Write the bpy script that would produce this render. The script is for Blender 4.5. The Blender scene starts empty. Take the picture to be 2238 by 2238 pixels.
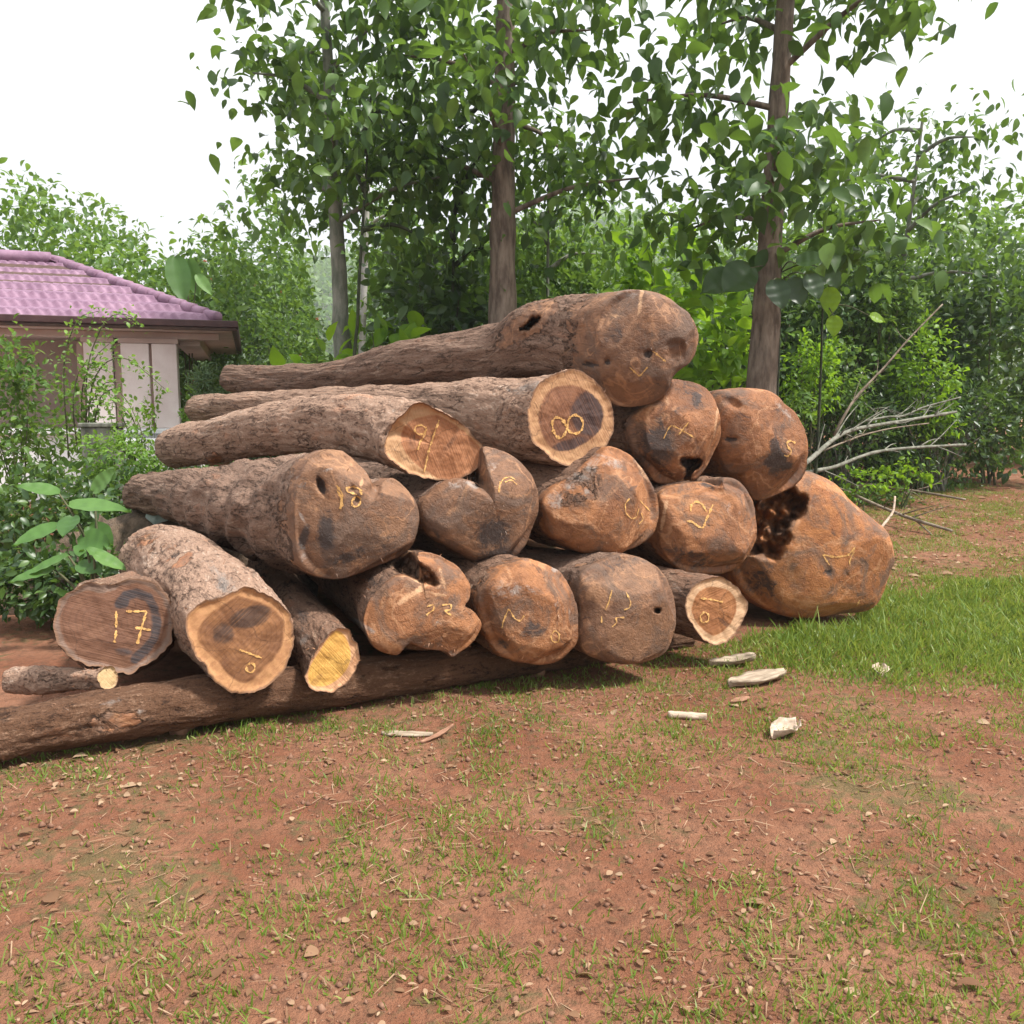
import bpy, math, random
import numpy as np
from mathutils import Vector, Matrix, noise as mn
from mathutils.bvhtree import BVHTree

rng = np.random.default_rng(7)
random.seed(7)
S = bpy.context.scene
COL = S.collection

# ------------------------------------------------------------------ camera
H = 1.6
FPX = 1850.0
W = 2238.0
PITCH = math.atan(216 / FPX)
cd = bpy.data.cameras.new("camera")
cam = bpy.data.objects.new("camera", cd)
COL.objects.link(cam)
cam.location = (0, 0, H)
cam.rotation_euler = (math.pi / 2 - PITCH, 0, 0)
cd.sensor_width = 36
cd.lens = 36 * FPX / W
cd.clip_end = 2000
S.camera = cam
CAM = np.array([0, 0, H])
RT = np.array([1.0, 0, 0])
FW = np.array([0, math.cos(PITCH), -math.sin(PITCH)])
UP = np.array([0, math.sin(PITCH), math.cos(PITCH)])


def ray(px, py):
    return FW + (px - 1119) / FPX * RT - (py - 1119) / FPX * UP


def P(px, py, Y):
    d = ray(px, py)
    return CAM + d * (Y / d[1])


def proj(p):
    q = np.asarray(p) - CAM
    w = q @ FW
    return 1119 + FPX * (q @ RT) / w, 1119 - FPX * (q @ UP) / w


def mpp(px, py, Y):
    return Y / ray(px, py)[1] / FPX


def gz(x, y):
    """ground height"""
    return 0.05 * np.clip(np.asarray(y, float) - 7.0, 0, 14)


def Z(X0, Y0, pts):
    return [(X0 + a / 4.0, Y0 + b / 4.0) for a, b in pts]


# ------------------------------------------------------------------ material helpers
def mat(name):
    m = bpy.data.materials.new(name)
    m.use_nodes = True
    m.node_tree.nodes.clear()
    return m, m.node_tree.nodes, m.node_tree.links


class NB:
    """tiny node builder"""
    def __init__(s, name):
        s.m, s.n, s.l = mat(name)
        s.out = s.n.new("ShaderNodeOutputMaterial")

    def set(s, sock, v):
        if isinstance(v, bpy.types.NodeSocket):
            s.l.new(v, sock)
        elif v is not None:
            if isinstance(v, (tuple, list)) and len(v) == 3 and sock.type == 'RGBA':
                v = (*v, 1)
            sock.default_value = v

    def attr(s, name, vec=False):
        a = s.n.new("ShaderNodeAttribute")
        a.attribute_name = name
        return a.outputs["Vector"] if vec else a.outputs["Fac"]

    def pos(s):
        return s.n.new("ShaderNodeTexCoord").outputs["Object"]

    def geo(s):
        return s.n.new("ShaderNodeNewGeometry")

    def scale(s, v, sc):
        a = s.n.new("ShaderNodeVectorMath")
        a.operation = 'MULTIPLY'
        s.set(a.inputs[0], v)
        a.inputs[1].default_value = sc
        return a.outputs[0]

    def vadd(s, v, w):
        a = s.n.new("ShaderNodeVectorMath")
        a.operation = 'ADD'
        s.set(a.inputs[0], v)
        s.set(a.inputs[1], w)
        return a.outputs[0]

    def noise(s, v, sc=5.0, detail=4.0, rough=0.55, dist=0.0, col=False):
        a = s.n.new("ShaderNodeTexNoise")
        s.set(a.inputs["Vector"], v)
        a.inputs["Scale"].default_value = sc
        a.inputs["Detail"].default_value = detail
        a.inputs["Roughness"].default_value = rough
        a.inputs["Distortion"].default_value = dist
        return a.outputs["Color" if col else "Fac"]

    def voro(s, v, sc=5.0, feat='F1', rand=1.0):
        a = s.n.new("ShaderNodeTexVoronoi")
        a.feature = feat
        s.set(a.inputs["Vector"], v)
        a.inputs["Scale"].default_value = sc
        a.inputs["Randomness"].default_value = rand
        return a.outputs["Distance"]

    def math(s, op, a, b=None, c=None, clamp=False):
        x = s.n.new("ShaderNodeMath")
        x.operation = op
        x.use_clamp = clamp
        s.set(x.inputs[0], a)
        if b is not None:
            s.set(x.inputs[1], b)
        if c is not None:
            s.set(x.inputs[2], c)
        return x.outputs[0]

    def step(s, v, lo, hi, a=0.0, b=1.0):
        x = s.n.new("ShaderNodeMapRange")
        x.interpolation_type = 'SMOOTHSTEP'
        s.set(x.inputs["Value"], v)
        s.set(x.inputs["From Min"], lo)
        s.set(x.inputs["From Max"], hi)
        s.set(x.inputs["To Min"], a)
        s.set(x.inputs["To Max"], b)
        return x.outputs["Result"]

    def mix(s, f, a, b, mode='MIX'):
        x = s.n.new("ShaderNodeMix")
        x.data_type = 'RGBA'
        x.blend_type = mode
        s.set(x.inputs["Factor"], f)
        s.set(x.inputs["A"] if False else x.inputs[6], a)
        s.set(x.inputs[7], b)
        return x.outputs[2]

    def ramp(s, v, stops):
        x = s.n.new("ShaderNodeValToRGB")
        s.set(x.inputs[0], v)
        e = x.color_ramp.elements
        while len(e) < len(stops):
            e.new(0.5)
        for i, (p, c) in enumerate(stops):
            e[i].position = p
            e[i].color = (*c, 1)
        return x.outputs[0]

    def bump(s, h, dist=0.01, strength=1.0, normal=None):
        x = s.n.new("ShaderNodeBump")
        s.set(x.inputs["Height"], h)
        x.inputs["Distance"].default_value = dist
        x.inputs["Strength"].default_value = strength
        if normal is not None:
            s.set(x.inputs["Normal"], normal)
        return x.outputs[0]

    def bsdf(s, color, rough=0.8, normal=None, spec=0.3):
        x = s.n.new("ShaderNodeBsdfPrincipled")
        s.set(x.inputs["Base Color"], color)
        s.set(x.inputs["Roughness"], rough)
        s.set(x.inputs["Specular IOR Level"], spec)
        if normal is not None:
            s.set(x.inputs["Normal"], normal)
        return x.outputs[0]

    def done(s, shader):
        s.l.new(shader, s.out.inputs["Surface"])
        return s.m


def simple(name, c1, c2, sc=8.0, rough=0.8, bump=0.004, spec=0.3, stretch=(1, 1, 1), bsc=30):
    b = NB(name)
    v = b.scale(b.pos(), stretch)
    n = b.noise(v, sc, 6, 0.6)
    c = b.mix(b.step(n, 0.3, 0.7), c1, c2)
    return b.done(b.bsdf(c, rough, b.bump(b.noise(v, bsc, 5, 0.6), bump), spec))


# log body : bark -> bare wood, with stains and hollow darkness kept as object attributes
def log_material(name, bark_d, bark_m, bark_p, wood_a, wood_b):
    b = NB(name)
    lc = b.attr("lc", True)
    oi = b.n.new("ShaderNodeObjectInfo")
    off = b.n.new("ShaderNodeCombineXYZ")
    b.set(off.inputs[0], b.math('MULTIPLY', b.attr("seed"), 17.0))
    b.set(off.inputs[1], b.math('MULTIPLY', b.attr("seed"), 5.0))
    lv = b.vadd(lc, off.outputs[0])
    st = b.noise(b.scale(lv, (5, 22, 22)), 1.0, 7, 0.62, 0.5)
    fl = b.noise(b.scale(lv, (26, 60, 60)), 1.0, 5, 0.65)
    bl = b.noise(lv, 3.2, 4, 0.55, 0.4)
    sm = b.noise(lv, 130, 3, 0.6)
    sp = b.noise(b.scale(lv, (60, 95, 95)), 1.0, 4, 0.7)
    mixv = b.math('ADD', b.math('MULTIPLY', st, 0.42), b.math('MULTIPLY', fl, 0.58))
    mixv = b.math('ADD', mixv, b.math('MULTIPLY', b.math('SUBTRACT', sp, 0.5), 0.40))
    mixv = b.math('ADD', mixv, b.math('MULTIPLY', b.math('SUBTRACT', bl, 0.5), 0.45))
    bark = b.ramp(mixv, [(0.34, bark_d), (0.47, bark_m), (0.57, bark_m), (0.70, bark_p)])
    fz = b.vadd(b.scale(lv, (3.2, 15, 15)), b.scale(b.noise(lv, 9, 4, col=True), (1.1, 1.1, 1.1)))
    fis = b.step(b.voro(fz, 1.0, 'DISTANCE_TO_EDGE'), 0.0, 0.10, 1.0, 0.0)
    fis = b.math('MULTIPLY', fis, b.step(b.noise(b.vadd(lv, (3.0, 1.0, 4.0)), 6, 5, 0.65), 0.46, 0.60))
    bark = b.mix(b.math('MULTIPLY', fis, 0.72), bark, (bark_d[0] * 0.55, bark_d[1] * 0.5, bark_d[2] * 0.5))
    # peeled patches on bark
    peel = b.step(b.noise(b.scale(lv, (3, 7, 7)), 1.0, 6, 0.6), 0.60, 0.68)
    bark = b.mix(b.math('MULTIPLY', peel, 0.55), bark, (bark_m[0] * 1.35, bark_m[1] * 1.12, bark_m[2] * 0.98))
    # wood
    wn = b.noise(b.scale(lv, (1.0, 1.0, 1.0)), 3.4, 6, 0.6, 1.6)
    fig = b.math('PINGPONG', b.math('MULTIPLY', b.noise(lv, 2.1, 5, 0.6, 0.8), 15.0), 1.0)
    gr = b.noise(b.scale(lv, (9, 34, 34)), 1.0, 6, 0.66, 1.0)
    wood = b.mix(b.step(wn, 0.32, 0.68), wood_a, wood_b)
    wood = b.mix(b.math('MULTIPLY', b.step(fig, 0.55, 1.0), 0.20), wood, (wood_b[0] * 1.35, wood_b[1] * 1.35, wood_b[2] * 1.3))
    wood = b.mix(b.step(gr, 0.30, 0.55, 0.42, 0.0), wood, (wood_a[0] * 0.45, wood_a[1] * 0.45, wood_a[2] * 0.5))
    tn = b.attr("tone")
    wood = b.mix(b.step(tn, 0.0, 1.0, 0, 0.50), wood, (wood_b[0] * 1.22, wood_b[1] * 1.28, wood_b[2] * 1.3))
    wood = b.mix(b.step(tn, 0.0, -1.0, 0, 0.50), wood, (wood_a[0] * 0.62, wood_a[1] * 0.60, wood_a[2] * 0.62))
    con = b.math('PINGPONG', b.math('ADD', b.math('MULTIPLY', b.noise(lv, 1.7, 4, 0.55, 0.6), 9.0), b.math('MULTIPLY', wn, 0.9)), 1.0)
    wood = b.mix(b.step(con, 0.86, 0.97, 0, 0.42), wood, (0.50, 0.27, 0.14))
    # small dirt specks on the wood
    wood = b.mix(b.step(fl, 0.60, 0.72, 0, 0.35), wood, (wood_a[0] * 0.5, wood_a[1] * 0.55, wood_a[2] * 0.6))
    # grey weathering blotches
    wth = b.step(b.noise(lv, 2.9, 8, 0.72, 1.0), 0.46, 0.62, 0, 0.78)
    wood = b.mix(b.step(b.noise(lv, 8.0, 6, 0.7, 0.8), 0.54, 0.70, 0, 0.55), wood, (0.45, 0.235, 0.125))
    wood = b.mix(b.step(b.noise(b.vadd(lv, (7.0, 3.0, 1.0)), 4.5, 8, 0.72, 1.4), 0.56, 0.68, 0, 0.8), wood, (0.062, 0.036, 0.028))
    wood = b.mix(wth, wood, (0.125, 0.082, 0.060))
    wn2 = b.math('ADD', b.math('MULTIPLY', b.math('SUBTRACT', b.noise(lv, 5.5, 7, 0.7, 0.8), 0.5), 2.6), b.math('MULTIPLY', b.math('SUBTRACT', st, 0.5), 0.9))
    wmask = b.step(b.math('ADD', b.attr("wood"), b.math('MULTIPLY', wn2, b.math('SUBTRACT', 1.15, b.math('ABSOLUTE', b.math('SUBTRACT', b.math('MULTIPLY', b.attr("wood"), 1.6), 0.8))))), 0.36, 0.66)
    c = b.mix(wmask, bark, wood)
    br = b.math('ADD', b.math('MULTIPLY', b.math('SUBTRACT', b.noise(b.scale(lv, (5, 9, 9)), 1.0, 8, 0.72, 1.2), 0.5), 1.5), b.math('MULTIPLY', b.math('SUBTRACT', gr, 0.5), 0.7))
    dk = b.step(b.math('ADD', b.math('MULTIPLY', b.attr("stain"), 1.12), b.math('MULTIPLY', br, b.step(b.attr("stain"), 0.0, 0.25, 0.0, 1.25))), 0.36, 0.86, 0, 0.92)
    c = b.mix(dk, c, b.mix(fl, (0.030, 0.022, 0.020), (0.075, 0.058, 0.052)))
    pl = b.step(b.math('ADD', b.attr("pale"), b.math('MULTIPLY', br, b.step(b.attr("pale"), 0.0, 0.2, 0.0, 0.9))), 0.34, 0.8, 0, 0.8)
    c = b.mix(pl, c, b.mix(gr, (0.50, 0.27, 0.13), (0.66, 0.42, 0.25)))
    gy = b.step(b.math('ADD', b.attr("grey"), b.math('MULTIPLY', br, b.step(b.attr("grey"), 0.0, 0.2, 0.0, 1.3))), 0.34, 0.85, 0, 0.75)
    c = b.mix(gy, c, b.mix(fl, (0.22, 0.19, 0.17), (0.48, 0.42, 0.37)))
    # scattered pale fibres
    fib = b.step(b.noise(b.scale(lv, (18, 90, 90)), 1.0, 4, 0.7), 0.69, 0.76, 0, 0.55)
    c = b.mix(fib, c, (0.48, 0.36, 0.26))
    hb = b.math('ADD', b.math('MULTIPLY', st, 1.0), b.math('MULTIPLY', fl, 0.7))
    hb = b.math('SUBTRACT', hb, b.math('MULTIPLY', fis, 0.55))
    hw = b.math('ADD', b.math('ADD', b.math('MULTIPLY', gr, 0.22), b.math('MULTIPLY', wn, 0.15)), 0.52)
    hm = b.n.new("ShaderNodeMix")
    b.set(hm.inputs[0], wmask)
    b.set(hm.inputs[2], hb)
    b.set(hm.inputs[3], hw)
    nb = b.bump(hm.outputs[0], 0.045, 1.0)
    nb = b.bump(b.math('MULTIPLY', sp, b.math('SUBTRACT', 1.0, b.math('MULTIPLY', wmask, 0.75))), 0.016, 1.0, nb)
    nb = b.bump(sm, 0.003, 0.7, nb)
    return b.done(b.bsdf(c, b.math('SUBTRACT', 0.9, b.math('MULTIPLY', wmask, 0.28)), nb, 0.28))


M_LOG = log_material("teak_bark_and_wood", (0.070, 0.040, 0.027), (0.265, 0.155, 0.102), (0.47, 0.32, 0.22),
                     (0.210, 0.086, 0.037), (0.350, 0.152, 0.064))
M_LOGPALE = log_material("pale_bark_and_wood", (0.12, 0.072, 0.048), (0.46, 0.295, 0.208), (0.70, 0.54, 0.42),
                         (0.24, 0.098, 0.045), (0.37, 0.17, 0.082))
M_LOGGREY = log_material("grey_bark_and_wood", (0.085, 0.053, 0.038), (0.30, 0.190, 0.135), (0.50, 0.37, 0.28),
                         (0.145, 0.074, 0.043), (0.245, 0.127, 0.070))
M_LOGRED = log_material("red_bark_and_wood", (0.06, 0.03, 0.018), (0.17, 0.085, 0.045), (0.30, 0.17, 0.10),
                        (0.275, 0.102, 0.036), (0.42, 0.175, 0.062))
M_LOGBASE = log_material("dark_red_bark", (0.045, 0.022, 0.013), (0.155, 0.078, 0.043), (0.34, 0.205, 0.13),
                         (0.20, 0.09, 0.045), (0.32, 0.15, 0.075))  # darker, redder bark for the bearer log


def cut_material(name, heart_a, heart_b, sap_a, sap_b, darkmix, dark=(0.05, 0.032, 0.028), sawang=0.6):
    b = NB(name)
    cc = b.attr("lc", True)
    off = b.n.new("ShaderNodeCombineXYZ")
    b.set(off.inputs[0], b.math('MULTIPLY', b.attr("seed"), 13.0))
    cv = b.vadd(cc, off.outputs[0])
    h = b.attr("heart")
    n1 = b.noise(cv, 7, 6, 0.6, 0.5)
    n2 = b.noise(cv, 22, 5, 0.65)
    rings = b.math('PINGPONG', b.math('MULTIPLY', b.math('ADD', h, b.math('MULTIPLY', n1, 0.13)), 17.0), 1.0)
    sawv = b.n.new("ShaderNodeVectorRotate")
    b.set(sawv.inputs["Vector"], cc)
    sawv.inputs["Angle"].default_value = sawang
    sawv.inputs["Axis"].default_value = (0, 0, 1)
    saw = b.noise(b.scale(sawv.outputs[0], (120, 3.0, 1)), 1.0, 4, 0.6)
    heart = b.mix(b.step(n1, 0.3, 0.7), heart_a, heart_b)
    heart = b.mix(b.step(rings, 0.5, 1, 0, 0.28), heart, (heart_a[0] * 0.5, heart_a[1] * 0.5, heart_a[2] * 0.5))
    dkn = b.noise(cv, 4.2, 5, 0.6, 0.7)
    dk = b.step(b.math('ADD', b.attr("stain"), b.math('MULTIPLY', b.math('SUBTRACT', dkn, 0.5), 1.2)), 0.34, 0.72, 0, darkmix)
    heart = b.mix(dk, heart, dark)
    heart = b.mix(b.step(saw, 0.48, 0.68, 0, 0.30), heart, (heart_b[0] * 1.3, heart_b[1] * 1.3, heart_b[2] * 1.3))
    heart = b.mix(b.step(n2, 0.58, 0.72, 0, 0.4), heart, (heart_a[0] * 0.5, heart_a[1] * 0.5, heart_a[2] * 0.55))
    sap = b.mix(b.step(n2, 0.3, 0.7), sap_a, sap_b)
    sap = b.mix(b.step(b.noise(cv, 9, 6, 0.7), 0.56, 0.70, 0, 0.55), sap, (sap_a[0] * 0.42, sap_a[1] * 0.36, sap_a[2] * 0.34))
    f = b.step(b.math('ADD', h, b.math('MULTIPLY', b.math('SUBTRACT', n2, 0.5), 0.16)), 0.965, 1.035)
    c = b.mix(f, heart, sap)
    rim = b.step(b.math('ADD', b.attr("rho"), b.math('MULTIPLY', b.math('SUBTRACT', n2, 0.5), 0.07)), 0.945, 0.985, 0, 0.85)
    c = b.mix(rim, c, (0.20, 0.11, 0.065))
    crack = b.step(b.voro(b.vadd(cv, b.scale(b.noise(cv, 8, 3, col=True), (0.08, 0.08, 0.08))), 3.4, 'DISTANCE_TO_EDGE'), 0.0, 0.010, 0.40, 0.0)
    c = b.mix(crack, c, (0.02, 0.012, 0.01))
    hh = b.math('ADD', b.math('MULTIPLY', saw, 0.6), b.math('MULTIPLY', n2, 0.4))
    return b.done(b.bsdf(c, 0.75, b.bump(hh, 0.008), 0.28))


def chalk_material():
    b = NB("orange_chalk")
    p = b.pos()
    c = b.mix(b.noise(p, 40, 3), (0.56, 0.29, 0.085), (0.72, 0.46, 0.19))
    sh = b.bsdf(c, 0.9, None, 0.1)
    t = b.n.new("ShaderNodeBsdfTransparent").outputs[0]
    m = b.n.new("ShaderNodeMixShader")
    b.set(m.inputs[0], b.math('MULTIPLY', b.step(b.noise(p, 85, 4, 0.7), 0.34, 0.52, 0.28, 0.95), b.step(b.noise(p, 14, 3, 0.6), 0.32, 0.55, 0.85, 1.0)))
    b.l.new(t, m.inputs[1])
    b.l.new(sh, m.inputs[2])
    return b.done(m.outputs[0])


M_CHALK = chalk_material()


def leaf_material(name, dark, mid, light, trans=0.35, rough=0.45, spec=0.35):
    b = NB(name)
    r = b.attr("rnd")
    c = b.ramp(r, [(0.0, dark), (0.5, mid), (1.0, light)])
    n = b.noise(b.pos(), 14, 3)
    c = b.mix(b.step(n, 0.35, 0.7, 0, 0.28), c, (dark[0] * 0.8, dark[1] * 0.8, dark[2] * 0.8))
    d = b.bsdf(c, rough, None, spec)
    t = b.n.new("ShaderNodeBsdfTranslucent")
    b.set(t.inputs["Color"], b.mix(0.6, c, (light[0] * 1.3, light[1] * 1.25, light[2] * 0.6)))
    m = b.n.new("ShaderNodeMixShader")
    m.inputs[0].default_value = trans
    b.l.new(d, m.inputs[1])
    b.l.new(t.outputs[0], m.inputs[2])
    return b.done(m.outputs[0])


L_DARK = leaf_material("dark_leaf", (0.020, 0.048, 0.016), (0.050, 0.108, 0.028), (0.13, 0.225, 0.050), 0.40, 0.38, 0.5)
L_TEAK = leaf_material("teak_leaf", (0.024, 0.058, 0.016), (0.060, 0.130, 0.030), (0.15, 0.26, 0.050), 0.42)
L_MID = leaf_material("mid_leaf", (0.040, 0.090, 0.022), (0.095, 0.190, 0.036), (0.19, 0.31, 0.06), 0.45)
L_FINE = leaf_material("soft_green_leaf", (0.045, 0.088, 0.040), (0.080, 0.145, 0.060), (0.150, 0.225, 0.095), 0.35)
L_BRIGHT = leaf_material("bright_leaf", (0.07, 0.155, 0.016), (0.15, 0.30, 0.020), (0.26, 0.43, 0.035), 0.52)
L_VINE = leaf_material("vine_leaf", (0.07, 0.15, 0.025), (0.14, 0.27, 0.04), (0.23, 0.38, 0.07), 0.45)
L_BROAD = leaf_material("broad_leaf", (0.05, 0.115, 0.035), (0.10, 0.215, 0.05), (0.16, 0.30, 0.08), 0.40, 0.5, 0.3)
L_RED = leaf_material("red_flower", (0.40, 0.06, 0.03), (0.55, 0.10, 0.05), (0.65, 0.20, 0.10), 0.3)
L_GRASS = leaf_material("grass_blade", (0.055, 0.115, 0.012), (0.135, 0.245, 0.028), (0.32, 0.36, 0.11), 0.42)
L_DRY = leaf_material("dry_leaf", (0.13, 0.065, 0.035), (0.24, 0.14, 0.08), (0.40, 0.28, 0.18), 0.15, 0.8, 0.15)
L_PURP = leaf_material("purple_leaf", (0.10, 0.05, 0.07), (0.20, 0.09, 0.14), (0.3, 0.15, 0.2), 0.3)


# ------------------------------------------------------------------ object helpers
def link(name, me, m=None, parent=None):
    o = bpy.data.objects.new(name, me)
    COL.objects.link(o)
    if m is not None and me is not None:
        me.materials.append(m)
    if parent is not None:
        o.parent = parent
    return o


def tag(o, label=None, cat=None, group=None, kind=None):
    if label:
        o["label"] = label
    if cat:
        o["category"] = cat
    if group:
        o["group"] = group
    if kind:
        o["kind"] = kind
    return o


def mesh(name, V, F, smooth=True):
    me = bpy.data.meshes.new(name)
    me.from_pydata([tuple(v) for v in V] if not isinstance(V, np.ndarray) else V.tolist(), [], F if isinstance(F, list) else F.tolist())
    if smooth:
        me.polygons.foreach_set("use_smooth", [True] * len(me.polygons))
    me.update()
    return me


def fattr(me, name, arr):
    a = me.attributes.new(name, 'FLOAT', 'POINT')
    a.data.foreach_set("value", np.ascontiguousarray(arr, dtype=np.float32).ravel())


def vattr(me, name, arr):
    a = me.attributes.new(name, 'FLOAT_VECTOR', 'POINT')
    a.data.foreach_set("vector", np.ascontiguousarray(arr, dtype=np.float32).ravel())


def empty(name, loc):
    o = bpy.data.objects.new(name, None)
    COL.objects.link(o)
    o.location = loc
    o.empty_display_size = 0.1
    return o


def unit(v):
    v = np.asarray(v, float)
    return v / (np.linalg.norm(v, axis=-1, keepdims=True) + 1e-12)


def fbm(pts, sc, octv=3):
    return np.array([mn.fractal(Vector((p[0] * sc, p[1] * sc, p[2] * sc)), 0.9, 2.0, octv, noise_basis='PERLIN_ORIGINAL') for p in pts])


def smooth(x, a, b):
    t = np.clip((x - a) / (b - a), 0, 1)
    return t * t * (3 - 2 * t)


def catmull_closed(pts, n):
    p = np.array(pts, float)
    k = len(p)
    out = []
    for i in range(k):
        p0, p1, p2, p3 = p[i - 1], p[i], p[(i + 1) % k], p[(i + 2) % k]
        for t in np.linspace(0, 1, 12, endpoint=False):
            out.append(0.5 * ((2 * p1) + (-p0 + p2) * t + (2 * p0 - 5 * p1 + 4 * p2 - p3) * t * t + (-p0 + 3 * p1 - 3 * p2 + p3) * t ** 3))
    out = np.array(out)
    q = np.vstack([out, out[:1]])
    s = np.concatenate([[0], np.cumsum(np.linalg.norm(np.diff(q, axis=0), axis=1))])
    u = np.linspace(0, s[-1], n, endpoint=False)
    return np.stack([np.interp(u, s, q[:, j]) for j in range(q.shape[1])], 1)


def catmull_open(pts, step):
    p = np.array(pts, float)
    p = np.vstack([2 * p[0] - p[1], p, 2 * p[-1] - p[-2]])
    out = []
    for i in range(1, len(p) - 2):
        p0, p1, p2, p3 = p[i - 1], p[i], p[i + 1], p[i + 2]
        for t in np.linspace(0, 1, 24, endpoint=False):
            out.append(0.5 * ((2 * p1) + (-p0 + p2) * t + (2 * p0 - 5 * p1 + 4 * p2 - p3) * t * t + (-p0 + 3 * p1 - 3 * p2 + p3) * t ** 3))
    out.append(p[-2])
    out = np.array(out)
    s = np.concatenate([[0], np.cumsum(np.linalg.norm(np.diff(out[:, :3], axis=0), axis=1))])
    u = [0.0]
    while u[-1] < s[-1]:
        u.append(u[-1] + step(u[-1]))
    u[-1] = s[-1]
    return np.array(u), np.stack([np.interp(u, s, out[:, j]) for j in range(out.shape[1])], 1)


def poly_sd(px, py, poly):
    """signed distance in pixels to a polygon, negative inside"""
    poly = np.array(poly, float)
    n = len(poly)
    best = np.full(px.shape, 1e9)
    inside = np.zeros(px.shape, bool)
    for i in range(n):
        a, c = poly[i], poly[(i + 1) % n]
        d = c - a
        t = np.clip(((px - a[0]) * d[0] + (py - a[1]) * d[1]) / (d @ d + 1e-9), 0, 1)
        best = np.minimum(best, np.hypot(px - a[0] - t * d[0], py - a[1] - t * d[1]))
        cr = ((a[1] > py) != (c[1] > py)) & (px < d[0] * (py - a[1]) / (d[1] + 1e-12) + a[0])
        inside ^= cr
    return np.where(inside, -best, best)


def line_d(px, py, pts):
    best = np.full(px.shape, 1e9)
    for a, c in zip(pts[:-1], pts[1:]):
        a, c = np.array(a, float), np.array(c, float)
        d = c - a
        t = np.clip(((px - a[0]) * d[0] + (py - a[1]) * d[1]) / (d @ d + 1e-9), 0, 1)
        best = np.minimum(best, np.hypot(px - a[0] - t * d[0], py - a[1] - t * d[1]))
    return best


def ribbon_strokes(name, strokes, bvh, width, parent, off=0.004, seed=0):
    """chalk lines lying on a surface"""
    r = random.Random(seed)
    V, F = [], []
    for st in strokes:
        pts = np.array(st, float)
        d = np.concatenate([[0], np.cumsum(np.linalg.norm(np.diff(pts, axis=0), axis=1))])
        n = max(4, int(d[-1] / 2.0))
        u = np.linspace(0, d[-1], n)
        xy = np.stack([np.interp(u, d, pts[:, 0]), np.interp(u, d, pts[:, 1])], 1)
        if len(xy) > 8:
            k = np.array([1, 2, 3, 2, 1]) / 9
            for j in (0, 1):
                e = np.pad(xy[:, j], 2, mode='edge')
                xy[:, j] = np.convolve(e, k, 'valid')
        hits = []
        for x, y in xy:
            d0 = Vector(ray(x, y)).normalized()
            h, nn, idx, dist = bvh.ray_cast(Vector(CAM), d0)
            if h is not None:
                if nn.dot(d0) > 0:
                    nn = -nn
                hits.append((np.array(h), np.array(nn)))
        if len(hits) < 3:
            continue
        base = len(V)
        pp = np.array([h[0] for h in hits])
        nn = unit(np.array([h[1] for h in hits]))
        tg = unit(np.gradient(pp, axis=0))
        side = unit(np.cross(nn, tg))
        for i in range(len(pp)):
            w = width * (0.42 + 0.6 * r.random()) * (0.8 + 0.35 * math.sin(i * 0.7 + seed))
            c = pp[i] + nn[i] * off
            V += [c - side[i] * w, c + side[i] * w]
            if i:
                a = base + 2 * i
                F.append((a - 2, a - 1, a + 1, a))
    if not V:
        return None
    me = mesh(name, np.array(V), F)
    return link(name, me, M_CHALK, parent)


# ------------------------------------------------------------------ logs
MSEG = 132
LOGS = {}


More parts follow.
